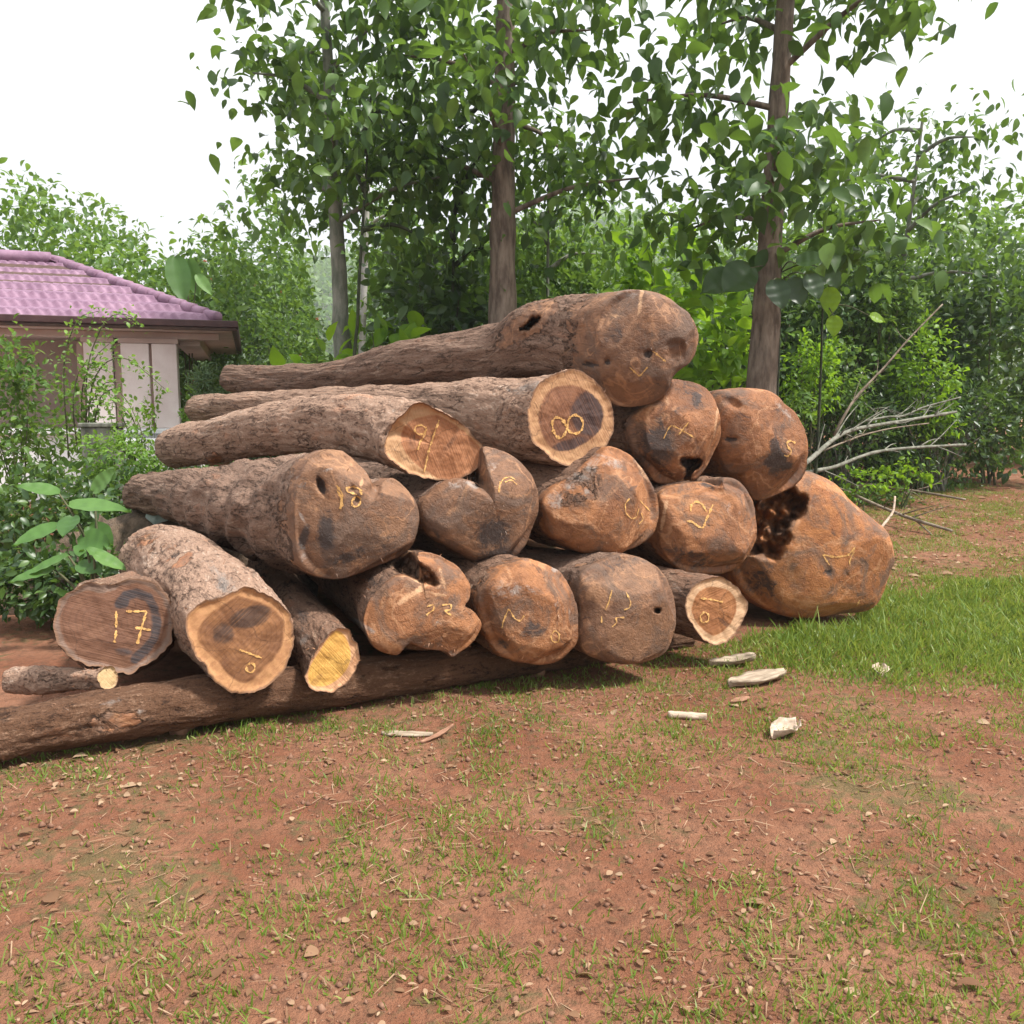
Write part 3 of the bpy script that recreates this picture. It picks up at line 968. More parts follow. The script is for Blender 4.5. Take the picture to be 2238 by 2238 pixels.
make_log("ten", "brown butt with a curled notch in its top left, between those chalked 18 and 6",
         [(1056, 974), (1090, 982), (1122, 1000), (1148, 1027), (1165, 1055), (1173, 1090), (1174, 1122), (1163, 1160), (1148, 1192), (1122, 1217), (1090, 1232), (1060, 1236), (1030, 1222), (985, 1197), (942, 1172), (918, 1140),
          (918, 1100), (938, 1076), (965, 1054), (995, 1045), (1026, 1052), (1044, 1066), (1046, 1042), (1050, 1005)],
         [(1072, 1130, 128)], 5.0, (DIRB, (4.0, 0.55)), M_LOGGREY, bulge=0.55, facets=8, seed=21, sup=2.3, center=(1072, 1135),
         dents=[(1045, 1048, 22, 0.10, 0.1, 0.6, (1.5, 70))],
         stains=[('dark', 1075, 1165, 48, 40, -35, 0.8), ('dark', 1090, 1215, 60, 22, -10, 0.8), ('grey', 1030, 1058, 26, 8, 20, 0.8), ('grey', 1075, 1020, 20, 30, -20, 0.35), ('grey', 990, 1062, 34, 8, 10, 0.5),
                 ('wood', 1105, 1060, 34, 34, 0, 0.6), ('pale', 1092, 1065, 5, 16, 10, 0.6), ('dark', 1150, 1090, 16, 60, 0, 0.4), ('dark', 960, 1170, 50, 14, 30, 0.5)],
         strokes=[Z(640, 960, [(1812, 370), (1803, 420), (1800, 470)]), Z(990, 960, [(410, 400), (440, 345), (500, 330), (550, 360)]), Z(990, 960, [(450, 380), (510, 355), (560, 400)])], chalk_w=0.006)

make_log("six", "round butt chalked 6, reddish on its right half, under the log chalked 8",
         Z(990, 960, [(1380, 60), (1500, 115), (1600, 195), (1680, 295), (1740, 400), (1790, 520), (1797, 650), (1760, 800), (1680, 900), (1560, 962), (1400, 1005), (1250, 1008), (1080, 985), (950, 905), (835, 830),
                      (790, 700), (768, 560), (830, 460), (930, 370), (1030, 290), (1150, 195), (1265, 115), (1320, 72)]),
         [(1313, 1098, 124)], 5.25, (DIRB, (4.2, 0.5)), M_LOG, bulge=0.5, facets=12, seed=25,
         stains=[('grey', 1275, 1040, 80, 20, -38, 0.6), ('grey', 1215, 1095, 20, 26, 0, 0.6), ('grey', 1330, 1005, 50, 14, 25, 0.5), ('dark', 1350, 1180, 70, 14, -14, 0.35), ('pale', 1400, 1025, 5, 50, -32, 0.6),
                 ('bark', 1265, 1065, 60, 45, -20, 0.55), ('grey', 1285, 1075, 9, 7, 0, 0.7), ('dark', 1258, 1092, 10, 12, 0, 0.5), ('pale', 1245, 1160, 30, 8, 20, 0.4), ('pale', 1222, 1120, 4, 24, 8, 0.5)],
         strokes=[Z(990, 960, [(1545, 515), (1502, 565), (1508, 645), (1558, 697), (1602, 680), (1622, 600)]), Z(990, 960, [(1640, 640), (1662, 700), (1620, 742)]), Z(990, 960, [(1630, 535), (1722, 632)])], chalk_w=0.006)

make_log("two", "smoothly trimmed butt chalked 2, with a dip in its top edge",
         Z(1400, 980, [(170, 390), (280, 330), (420, 300), (520, 288), (580, 300), (640, 330), (690, 320), (720, 268), (790, 262), (870, 300), (930, 385), (982, 490), (1003, 600), (1000, 780), (935, 920), (840, 1030), (700, 1087),
                       (560, 1100), (400, 1082), (280, 1012), (190, 905), (140, 780), (145, 560)]),
         [(1545, 1152, 104)], 5.6, (DIRB, (4.2, 0.6)), M_LOG, bulge=0.42, facets=16, sup=2.8, seed=29,
         dents=[(1560, 1072, 22, 0.03, 0.1, 0.0, (1.6, 10)), (1552, 1149, 6, 0.012, 0.1, 0.7)],
         stains=[('pale', 1452, 1120, 6, 50, 10, 0.75), ('grey', 1600, 1110, 26, 30, 20, 0.35), ('dark', 1500, 1215, 70, 26, 14, 0.62), ('dark', 1545, 1062, 22, 8, 20, 0.7), ('pale', 1590, 1075, 36, 5, -10, 0.4),
                 ('grey', 1520, 1227, 10, 4, 0, 0.7), ('dark', 1460, 1190, 30, 40, 0, 0.4)],
         strokes=[Z(1400, 980, [(437, 555), (440, 495), (488, 462), (540, 490), (577, 558)]), Z(1400, 980, [(400, 635), (450, 640), (500, 682), (545, 697), (565, 640), (632, 490)])], chalk_w=0.011)

# --- bottom row
make_log("one", "largest orange-brown butt at the right end, with a rotten dark hollow in it",
         [(1755, 1030), (1775, 1036), (1812, 1054), (1842, 1086), (1875, 1114), (1905, 1139), (1928, 1165), (1940, 1200), (1942, 1250), (1924, 1308), (1888, 1334), (1835, 1339), (1782, 1346), (1730, 1350), (1687, 1338),
          (1650, 1315), (1610, 1275), (1596, 1215), (1608, 1150), (1640, 1085), (1690, 1047), (1725, 1033)],
         [(1775, 1200, 158)], 6.4, (DIRB, (4.6, 0.55)), M_LOGRED, bulge=0.42, sup=2.7, facets=4, seed=35, woodlen=0.5,
         carve=[(Z(1400, 980, [(1330, 330), (1390, 395), (1450, 415), (1465, 470), (1430, 560), (1385, 610), (1330, 640), (1305, 700), (1320, 770), (1290, 830), (1250, 900), (1190, 985), (1080, 960), (960, 930), (860, 900), (860, 560), (1000, 350), (1200, 280)]), 0.22, 6.0, 0.22, 1.3)],
         dents=[(1810, 1250, 8, 0.02, 0.1, 0.7, (1.8, 0)), (1852, 1255, 6, 0.014, 0.1, 0.4)],
         stains=[('pale', 1772, 1108, 6, 26, 5, 0.5), ('pale', 1715, 1210, 6, 30, 35, 0.5), ('dark', 1660, 1270, 50, 40, 30, 0.6), ('dark', 1772, 1080, 22, 14, 10, 0.45), ('dark', 1840, 1185, 24, 8, -10, 0.35),
                 ('pale', 1860, 1180, 34, 16, -40, 0.25), ('pale', 1860, 1100, 50, 3, 42, 0.5), ('pale', 1800, 1331, 50, 4, -8, 0.4), ('dark', 1812, 1254, 16, 10, 0, 0.5)],
         strokes=[Z(1400, 980, [(1652, 1022), (1590, 928), (1700, 950), (1812, 935), (1872, 862)]), Z(1400, 980, [(1872, 862), (1858, 905), (1822, 990), (1830, 1032)]), Z(1400, 980, [(1880, 1390), (1915, 1320)])], chalk_w=0.009)

make_log("nineteen", "small sawn log under the butt chalked 2, pale ring round its brown end",
         Z(1400, 980, [(650, 1118), (760, 1150), (850, 1220), (912, 1310), (940, 1370), (915, 1470), (850, 1590), (760, 1680), (650, 1712), (540, 1660), (470, 1570), (400, 1470), (382, 1360), (420, 1250), (500, 1168)]),
         [(1565, 1333, 72)], 5.22, ((-0.72, 0.69, 0.02), (3.6, 0.8)), M_LOG, kind='cut', wmix=0.5, seed=37,
         heart=Z(1400, 980, [(650, 1212), (770, 1240), (840, 1330), (845, 1430), (800, 1530), (720, 1610), (640, 1640), (560, 1590), (470, 1480), (455, 1390), (490, 1290), (560, 1230)]),
         cutmat=cut_material("warm_cut_wood", (0.22, 0.085, 0.032), (0.32, 0.14, 0.055), (0.50, 0.32, 0.19), (0.42, 0.25, 0.135), 0.6, (0.06, 0.03, 0.02), 1.9),
         stains=[('cut', 1590, 1365, 30, 6, 40, 0.9), ('cut', 1540, 1330, 12, 12, 0, 0.55), ('grey', 1480, 1290, 20, 20, 0, 0.5)],
         strokes=[Z(1400, 980, [(520, 1308), (620, 1322), (722, 1342)]), Z(1400, 980, [(560, 1425), (515, 1465), (535, 1525), (590, 1512), (595, 1455), (560, 1425)])], chalk_w=0.008)

make_log("thirteen", "dull grey-brown round butt chalked 13, with a small black hole at its right",
         Z(990, 960, [(1480, 1008), (1620, 1040), (1750, 1110), (1835, 1180), (1900, 1300), (1942, 1420), (1950, 1560), (1920, 1720), (1860, 1850), (1760, 1925), (1600, 1962), (1400, 1950), (1250, 1920), (1130, 1850),
                      (1085, 1700), (1090, 1500), (1075, 1350), (1090, 1230), (1150, 1130), (1280, 1060), (1380, 1020)]),
         [(1368, 1330, 112)], 4.93, (DIRB, (4.0, 0.6)), M_LOGGREY, bulge=0.5, sup=2.3, facets=5, seed=41,
         dents=[(1436, 1334, 8, 0.10, 0.5, 1.0, (1.2, 20))],
         stains=[('bark', 1360, 1320, 100, 90, 0, 0.62), ('wood', 1432, 1300, 20, 34, 20, 1.0), ('wood', 1420, 1400, 50, 24, -20, 0.6), ('dark', 1360, 1230, 60, 30, 0, 0.45), ('pale', 1340, 1290, 4, 14, 15, 0.3)],
         strokes=[Z(990, 960, [(1390, 1315), (1362, 1425), (1330, 1492)]), Z(990, 960, [(1510, 1335), (1555, 1425), (1540, 1478), (1490, 1490)]), Z(990, 960, [(1300, 1545), (1300, 1605)]),
                  Z(990, 960, [(1500, 1556), (1420, 1560), (1435, 1600), (1388, 1642)])], chalk_w=0.006)

make_log("twenty", "blotched brown butt chalked N and 0, left of the butt chalked 13",
         Z(990, 960, [(600, 1040), (720, 1058), (850, 1108), (950, 1180), (1025, 1300), (1072, 1440), (1097, 1600), (1082, 1760), (1020, 1860), (920, 1935), (800, 1965), (620, 1945), (450, 1900), (345, 1800), (290, 1700),
                      (238, 1560), (212, 1420), (240, 1310), (330, 1190), (450, 1105)]),
         [(1157, 1335, 112)], 4.73, (DIRB, (4.0, 0.6)), M_LOG, bulge=0.5, facets=13, seed=45,
         dents=[(1085, 1405, 18, 0.03, 0.1, 0.4, (2, 20))],
         stains=[('grey', 1110, 1290, 40, 22, -10, 0.62), ('dark', 1165, 1375, 30, 24, 0, 0.62), ('dark', 1100, 1405, 26, 14, 10, 0.6), ('bark', 1120, 1275, 60, 50, 0, 0.6), ('grey', 1212, 1245, 8, 8, 0, 0.9), ('grey', 1180, 1300, 70, 8, 30, 0.4),
                 ('wood', 1220, 1400, 40, 50, 0, 0.9), ('grey', 1250, 1350, 8, 40, -5, 0.4), ('dark', 1140, 1235, 50, 10, 0, 0.4)],
         strokes=[Z(990, 960, [(430, 1612), (470, 1520), (488, 1478), (540, 1570), (590, 1590), (622, 1538)]), Z(990, 960, [(890, 1668), (852, 1718), (872, 1772), (922, 1770), (930, 1700), (890, 1668)]),
                  Z(990, 960, [(430, 1650), (445, 1580)])], chalk_w=0.006)

make_log("twentytwo", "folded heart-shaped butt chalked 22, with a deep cleft in its top",
         Z(640, 960, [(1100, 975), (1230, 985), (1360, 1050), (1460, 1130), (1530, 1230), (1552, 1320), (1532, 1405), (1500, 1450), (1560, 1480), (1620, 1550), (1652, 1640), (1600, 1740), (1530, 1820), (1400, 1902), (1330, 1850),
                      (1150, 1830), (1020, 1785), (960, 1812), (900, 1882), (780, 1852), (700, 1800), (640, 1700), (610, 1600), (640, 1480), (720, 1350), (830, 1240), (950, 1190), (1080, 1222), (1100, 1195), (1100, 1100), (1085, 1030)]),
         [(937, 1330, 118), (850, 1290, 100), (760, 1240, 72)], 4.52, (690, 1200, 52, 7.4), M_LOG, bulge=0.30, sup=3.2, facets=7, seed=49, woodlen=0.04, wmix=0.3, keep=0.55, center=(945, 1345),
         carve=[(Z(640, 960, [(1040, 985), (1085, 1065), (1190, 1145), (1262, 1222), (1268, 1262), (1240, 1285), (1170, 1270), (1090, 1222), (1000, 1190), (900, 1190), (880, 1080)]), 0.13, 5.0, 0.12, 0.6)],
         stains=[('pale', 900, 1300, 52, 9, -32, 0.85), ('pale', 950, 1299, 30, 5, 8, 0.8), ('pale', 968, 1265, 5, 28, -18, 0.7), ('grey', 790, 1365, 50, 8, 32, 0.7), ('dark', 900, 1400, 90, 14, -6, 0.25), ('pale', 988, 1228, 26, 10, 30, 0.3),
                 ('grey', 955, 1360, 14, 3, 20, 0.6), ('dark', 820, 1270, 40, 30, 0, 0.5)],
         strokes=[Z(640, 960, [(1168, 1462), (1232, 1443), (1234, 1490), (1172, 1528), (1170, 1545)]), Z(640, 960, [(1300, 1450), (1382, 1440), (1382, 1490), (1320, 1502), (1385, 1540)])], chalk_w=0.006)

make_log("yellow", "thin sawn log with a bright yellow end beside the butt chalked 22",
         [(210 + a / 3.22, 1090 + b / 3.22) for a, b in [(1690, 908), (1765, 920), (1815, 990), (1852, 1060), (1857, 1130), (1812, 1230), (1740, 1312), (1670, 1367), (1580, 1362), (1510, 1342), (1472, 1280), (1488, 1180), (1560, 1060), (1620, 970)]],
         [(728, 1446, 66), (692, 1398, 60), (660, 1356, 54), (620, 1300, 46)], 4.22, (572, 1240, 36, 6.6), M_LOG, kind='cut', wmix=0.45, seed=53, keep=0.4,
         heart=[(210 + a / 3.22, 1090 + b / 3.22) for a, b in [(1690, 935), (1745, 960), (1790, 1060), (1785, 1150), (1740, 1240), (1650, 1310), (1560, 1325), (1500, 1300), (1500, 1200), (1570, 1080), (1630, 990)]],
         cutmat=cut_material("yellow_cut_wood", (0.44, 0.225, 0.050), (0.56, 0.33, 0.085), (0.50, 0.29, 0.16), (0.40, 0.20, 0.10), 0.4, (0.20, 0.08, 0.03), 0.7),
         stains=[('cut', 690, 1490, 30, 8, -50, 0.7), ('grey', 662, 1395, 16, 26, 10, 0.6), ('dark', 660, 1345, 22, 22, 0, 0.6)])

make_log("sixtyone", "pale-barked sawn log with a wide dark brown end chalked 01",
         Z(210, 1130, [(1240, 645), (1310, 600), (1420, 650), (1560, 720), (1662, 810), (1717, 920), (1732, 1050), (1700, 1220), (1620, 1370), (1480, 1500), (1320, 1547), (1180, 1532), (1040, 1430), (935, 1290), (850, 1180),
                       (798, 1050), (793, 930), (828, 820), (960, 740), (1120, 685)]),
         [(527, 1396, 116), (480, 1335, 108), (430, 1285, 98), (380, 1240, 84)], 4.09, (338, 1218, 70, 5.9), M_LOGPALE, kind='cut', wmix=0.4, seed=57, keep=0.4,
         heart=Z(210, 1130, [(1225, 700), (1350, 722), (1520, 782), (1622, 880), (1642, 1000), (1600, 1180), (1450, 1345), (1330, 1445), (1180, 1400), (1060, 1262), (955, 1170), (885, 1030), (945, 900), (1080, 790)]),
         cutmat=cut_material("deep_brown_cut_wood", (0.155, 0.068, 0.032), (0.25, 0.115, 0.048), (0.48, 0.255, 0.115), (0.34, 0.165, 0.075), 0.85, (0.045, 0.027, 0.021), 2.3),
         stains=[('cut', 545, 1350, 60, 28, -18, 0.9), ('cut', 490, 1385, 34, 34, 0, 0.65), ('grey', 480, 1265, 50, 22, 45, 0.7), ('wood', 400, 1225, 30, 10, -40, 0.9), ('wood', 330, 1200, 60, 40, 0, 0.5), ('grey', 470, 1320, 50, 20, 20, 0.4)],
         dents=[(385, 1212, 7, 0.03, 0.1, 0.6, (3.0, -35)), (300, 1235, 50, -0.05, 0.1, 0.0)],
         strokes=[Z(210, 1130, [(1250, 1158), (1350, 1195), (1452, 1232)]), Z(210, 1130, [(1350, 1272), (1312, 1300), (1318, 1345), (1355, 1362), (1388, 1330), (1385, 1288), (1350, 1272)])], chalk_w=0.007)

make_log("seventeen", "thick sawn log chalked 17 inside a black arc on its end",
         [(219, 1279), (246, 1281), (262, 1274), (292, 1266), (330, 1272), (360, 1295), (376, 1325), (381, 1360), (375, 1396), (352, 1431), (322, 1453), (285, 1471), (255, 1469), (220, 1459), (180, 1452), (145, 1430), (122, 1392),
          (118, 1350), (130, 1312), (160, 1286), (190, 1276)],
         [(250, 1368, 104), (258, 1368, 108), (272, 1364, 106), (288, 1352, 94)], 4.16, (300, 1318, 74, 5.6), M_LOG, kind='cut', wmix=0.2, seed=61, keep=0.4, barkamp=0.012,
         heart=[(219, 1296), (250, 1290), (262, 1280), (300, 1274), (340, 1290), (362, 1325), (368, 1360), (362, 1394), (340, 1424), (312, 1444), (280, 1460), (255, 1458), (220, 1448), (182, 1440), (155, 1420), (134, 1386), (130, 1350), (142, 1318), (168, 1298), (195, 1290)],
         cutmat=cut_material("weathered_cut_wood", (0.115, 0.052, 0.030), (0.165, 0.080, 0.046), (0.21, 0.14, 0.105), (0.14, 0.088, 0.064), 0.9, (0.036, 0.033, 0.036), 1.2),
         stains=[('cutline', [(262, 1318), (275, 1302), (300, 1295), (325, 1306), (338, 1330), (344, 1362), (337, 1394), (318, 1420), (296, 1440)], 13, 1.05, 0, 0, 0), ('cut', 270, 1425, 30, 14, 10, 0.6), ('cut', 272, 1310, 14, 24, 0, 0.8)],
         strokes=[Z(210, 1130, [(175, 818), (178, 900), (175, 970)]), Z(210, 1130, [(178, 985), (160, 1100)]), Z(210, 1130, [(258, 822), (350, 825), (440, 823), (400, 960), (360, 1112)]), Z(210, 1130, [(338, 968), (400, 975), (482, 988)])], chalk_w=0.009)

make_log("billet", "small pale billet wedged under the log chalked 17",
         None, [(236, 1481, 25), (215, 1482, 26), (150, 1484, 26)], 4.03, (30, 1486, 25, 4.3), M_LOGPALE, kind='cut', wmix=0.75, seed=65, keep=0.2,
         cutmat=cut_material("straw_cut_wood", (0.40, 0.27, 0.13), (0.52, 0.38, 0.2), (0.5, 0.36, 0.2), (0.4, 0.26, 0.14), 0.3))

make_log("bearer", "long dark bearer log lying on the ground crosswise under the bottom row",
         None, [(-190, 1640, 62), (219, 1565, 56), (420, 1533, 55), (760, 1486, 48), (1008, 1454, 43), (1257, 1419, 37)], 3.56, (1500, 1392, 28, 5.74), M_LOGBASE, kind='cut', wmix=0.9, seed=69, keep=0.2,
         cutmat=cut_material("old_cut_wood", (0.2, 0.1, 0.05), (0.3, 0.15, 0.08), (0.4, 0.25, 0.14), (0.3, 0.18, 0.1), 0.4),
         stains=[('grey', 250, 1530, 50, 12, -15, 0.5), ('grey', 310, 1555, 12, 10, 0, 0.8), ('grey', 640, 1530, 14, 8, 0, 0.5), ('wood', 260, 1580, 120, 30, -8, 0.5)], group="bearer under the pile")

# ------------------------------------------------------------------ tubes (branches, trunks)
def tube(pts, radii, seg=10, jitter=0.0, seed=0, lump=0.0):
    p = np.array(pts, float)
    u, q = catmull_open(np.column_stack([p, radii]), lambda a: 0.10)
    C, R = q[:, :3], q[:, 3]
    T = unit(np.gradient(C, axis=0))
    ref = np.array([0.3, 0.9, 0.1]) if abs(T[0] @ [0, 0, 1]) > 0.7 else np.array([0, 0, 1.0])
    U = unit(np.cross(T, ref))
    Vv = np.cross(U, T)
    th = np.linspace(0, 2 * math.pi, seg, endpoint=False)
    V = C[:, None] + R[:, None, None] * (np.cos(th)[None, :, None] * U[:, None] + np.sin(th)[None, :, None] * Vv[:, None])
    V = V.reshape(-1, 3)
    if lump:
        d = np.array([mn.noise(Vector((v[0] * 6 + seed, v[1] * 6, v[2] * 2.2))) for v in V])
        V += (V - np.repeat(C, seg, 0)) * (d * lump)[:, None]
    F = []
    n = len(C)
    for k in range(n - 1):
        for i in range(seg):
            j = (i + 1) % seg
            F.append([k * seg + i, k * seg + j, (k + 1) * seg + j, (k + 1) * seg + i])
    F.append(list(range(seg))[::-1])
    F.append([(n - 1) * seg + i for i in range(seg)])
    return V, F


def join(parts):
    V, F, o = [], [], 0
    for v, f in parts:
        V.append(np.asarray(v))
        F += [[i + o for i in q] for q in f]
        o += len(v)
    return np.concatenate(V), F


M_TRUNK_GREY = simple("mossy_grey_bark", (0.10, 0.115, 0.085), (0.24, 0.24, 0.20), 9, 0.9, 0.02, 0.2, (1, 1, 0.35), 24)
M_TRUNK_BROWN = simple("brown_trunk_bark", (0.075, 0.055, 0.042), (0.23, 0.185, 0.145), 11, 0.9, 0.02, 0.2, (1, 1, 0.25), 26)
M_TRUNK_DARK = simple("dark_stem_bark", (0.02, 0.028, 0.015), (0.05, 0.06, 0.03), 7, 0.9, 0.01)
M_TRUNK_PALE = simple("pale_trunk_bark", (0.36, 0.33, 0.31), (0.52, 0.49, 0.47), 7, 0.9, 0.006)
M_BRANCH = simple("dead_grey_branch", (0.11, 0.11, 0.085), (0.25, 0.245, 0.20), 12, 0.9, 0.008, 0.2, (1, 1, 1), 40)
M_BRANCHB = simple("dead_brown_branch", (0.15, 0.115, 0.085), (0.30, 0.245, 0.19), 12, 0.9, 0.008, 0.2, (1, 1, 1), 40)
M_STEM = simple("green_stem", (0.05, 0.06, 0.025), (0.12, 0.11, 0.06), 10, 0.8, 0.004)


# ------------------------------------------------------------------ leaves
BROAD_T = np.array([[0, 0, 0], [.30, 0, .01], [.58, 0, -.02], [.82, 0, -.09], [1, 0, -.18],
                    [.12, .27, .05], [.34, .48, .09], [.60, .43, .05], [.83, .21, -.05],
                    [.12, -.27, .05], [.34, -.48, .09], [.60, -.43, .05], [.83, -.21, -.05]])
BROAD_F = [[0, 1, 6, 5], [1, 2, 7, 6], [2, 3, 8, 7], [3, 4, 8], [0, 9, 10, 1], [1, 10, 11, 2], [2, 11, 12, 3], [3, 12, 4]]
SMALL_T = np.array([[0, 0, 0], [.45, .42, .08], [1, 0, -.05], [.45, -.42, .08]])
SMALL_F = [[0, 2, 1], [0, 3, 2]]
BLADE_T = np.array([[0, .5, 0], [0, -.5, 0], [.55, .36, 0], [.55, -.36, 0], [1, 0, 0]])
BLADE_F = [[0, 1, 3, 2], [2, 3, 4]]


def leaves_mesh(name, pos, dr, upv, L, Wd, shape='small', rnd=None, bend=0.0):
    T, Fs = {'small': (SMALL_T, SMALL_F), 'broad': (BROAD_T, BROAD_F), 'blade': (BLADE_T, BLADE_F)}[shape]
    N = len(pos)
    d = unit(dr)
    s = unit(np.cross(upv, d))
    h = np.cross(d, s)
    k = len(T)
    V = pos[:, None] + T[None, :, 0, None] * (d * L[:, None])[:, None] + T[None, :, 1, None] * (s * Wd[:, None])[:, None] + T[None, :, 2, None] * (h * L[:, None])[:, None]
    if bend:
        V[:, :, 2] -= bend * (T[None, :, 0] ** 2) * L[:, None]
    V = V.reshape(-1, 3)
    loops, starts, tot = [], [], []
    base = np.arange(N) * k
    nf = len(Fs)
    per = sum(len(f) for f in Fs)
    flat = np.concatenate([np.array(f) for f in Fs])
    L_all = (base[:, None] + flat[None]).ravel()
    lens = np.array([len(f) for f in Fs])
    st = np.concatenate([[0], np.cumsum(lens)[:-1]])
    starts = (np.arange(N)[:, None] * per + st[None]).ravel()
    me = bpy.data.meshes.new(name)
    me.vertices.add(len(V))
    me.vertices.foreach_set("co", V.astype(np.float32).ravel())
    me.loops.add(len(L_all))
    me.loops.foreach_set("vertex_index", L_all.astype(np.int32))
    me.polygons.add(N * nf)
    me.polygons.foreach_set("loop_start", starts.astype(np.int32))
    if shape != 'small':
        me.polygons.foreach_set("use_smooth", [True] * (N * nf))
    me.update(calc_edges=True)
    if rnd is None:
        rnd = rng.random(N)
    fattr(me, "rnd", np.repeat(rnd, k))
    return me


def clumped(N, nc, size, spread, shell=0.55, bottom=-0.9):
    """points in lumps inside an ellipsoid (unit, centre 0)"""
    c = unit(rng.normal(size=(nc, 3))) * (shell + (1 - shell) * rng.random((nc, 1))) 
    c[:, 2] = np.clip(c[:, 2], bottom, 1)
    idx = rng.integers(0, nc, N)
    p = c[idx] + rng.normal(size=(N, 3)) * spread
    shade = rng.random(nc)[idx]
    return p * np.array(size), c[idx], shade


def foliage(name, N, nc, centre, size, leafL, shape, m, parent, spread=0.17, droop=0.25, ratio=0.55, shell=0.5, upb=0.5):
    p, c, sh = clumped(N, nc, size, spread, shell)
    out = unit(p / np.array(size))
    d = unit(out * 0.7 + rng.normal(size=(N, 3)) * 0.7 + np.array([0, 0, -droop]))
    up = unit(rng.normal(size=(N, 3)) * 0.5 + np.array([0, 0, upb]) + out * 0.4)
    L = leafL * (0.6 + 0.8 * rng.random(N))
    rnd = np.clip(0.45 * sh + 0.55 * rng.random(N), 0, 1)
    me = leaves_mesh(name, p + np.array(centre), d, up, L, L * ratio * (0.8 + 0.4 * rng.random(N)), shape, rnd)
    return link(name, me, m, parent)


def shrub(name, label, X, Y, size, hc, leafL, N, nc, shape, m, group=None, spread=0.17, cat="shrub", ratio=0.55, stems=5, droop=0.25, flowers=0, shell=0.5, ms=None):
    z0 = float(gz(X, Y))
    o = empty(name, (X, Y, z0))
    foliage("foliage", N, nc, (0, 0, hc), size, leafL, shape, m, o, spread, droop, ratio, shell)
    parts = []
    for i in range(stems):
        a = random.uniform(0, 6.28)
        e = (math.cos(a) * size[0] * 0.6, math.sin(a) * size[1] * 0.6, hc + size[2] * random.uniform(0, 0.7))
        b = (random.uniform(-.1, .1), random.uniform(-.1, .1), -0.05)
        mid = (e[0] * 0.35, e[1] * 0.35, hc * 0.6)
        q0 = 0.022 * min(1.0, size[0])
        parts.append(tube([b, mid, e], [q0, q0 * 0.7, q0 * 0.3], 6))
    if parts:
        V, F = join(parts)
        link("stems", mesh("stems", V, F), ms or M_STEM, o)
    for i in range(flowers):
        q = clumped(1, 1, size, 0.05, 0.95)[0][0]
        q[1] = -abs(q[1])
        pp = rng.normal(size=(9, 3)) * 0.014 + q + np.array([0, 0, hc])
        L = 0.065 * (0.7 + 0.6 * rng.random(9))
        me = leaves_mesh("flower", pp, rng.normal(size=(9, 3)), rng.normal(size=(9, 3)), L, L * 0.9, 'small')
        link("flower", me, L_RED, o)
    tag(o, label, cat, group)
    return o


# ------------------------------------------------------------------ ground
def build_ground():
    xs = np.unique(np.concatenate([np.linspace(-200, -12, 24), np.linspace(-12, 12, 200), np.linspace(12, 200, 24)]))
    ys = np.unique(np.concatenate([np.linspace(-20, 1, 12), np.linspace(1, 13, 150), np.linspace(13, 26, 40), np.linspace(26, 300, 40)]))
    XX, YY = np.meshgrid(xs, ys)
    ZZ = gz(XX, YY)
    nz = np.array([mn.noise(Vector((x * 1.3, y * 1.3, 0))) * 0.018 + mn.noise(Vector((x * 5, y * 5, 3))) * 0.007 for x, y in zip(XX.ravel(), YY.ravel())])
    ZZ = ZZ + nz.reshape(ZZ.shape)
    V = np.stack([XX.ravel(), YY.ravel(), ZZ.ravel()], 1)
    nx = len(xs)
    i = np.arange(len(ys) - 1)[:, None] * nx + np.arange(nx - 1)[None]
    F = np.stack([i, i + 1, i + nx + 1, i + nx], -1).reshape(-1, 4)
    me = mesh("ground", V, F)
    b = NB("red_soil")
    p = b.pos()
    n1 = b.noise(p, 1.4, 7, 0.62, 0.4)
    n2 = b.noise(p, 16, 6, 0.65)
    n3 = b.noise(p, 70, 4, 0.7)
    c = b.mix(b.step(n1, 0.35, 0.65), (0.215, 0.086, 0.046), (0.295, 0.143, 0.084))
    c = b.mix(b.step(n2, 0.42, 0.66, 0, 0.6), c, (0.115, 0.058, 0.036))
    c = b.mix(b.step(n3, 0.60, 0.72, 0, 0.5), c, (0.36, 0.25, 0.17))
    gm = b.step(b.math('ADD', b.noise(p, 0.9, 5, 0.6), b.math('MULTIPLY', b.math('SUBTRACT', n2, 0.5), 0.5)), 0.52, 0.66, 0, 0.55)
    c = b.mix(gm, c, (0.12, 0.125, 0.05))
    h = b.math('ADD', b.math('MULTIPLY', n2, 0.6), b.math('MULTIPLY', n3, 0.35))
    m = b.done(b.bsdf(c, 0.95, b.bump(h, 0.065), 0.15))
    tag(link("ground", me, m), kind="structure")


build_ground()


def gzn(x, y):
    return float(gz(x, y)) + mn.noise(Vector((x * 1.3, y * 1.3, 0))) * 0.018 + mn.noise(Vector((x * 5, y * 5, 3))) * 0.007


def under_pile(x, y):
    """in the strip covered by the stack"""
    f = 5.15 + 0.47 * x
    return (y > f - 0.05) and (y < f + 4.5) and x > -4.5 and (x < 2.75 - 0.35 * (y - 6.4))


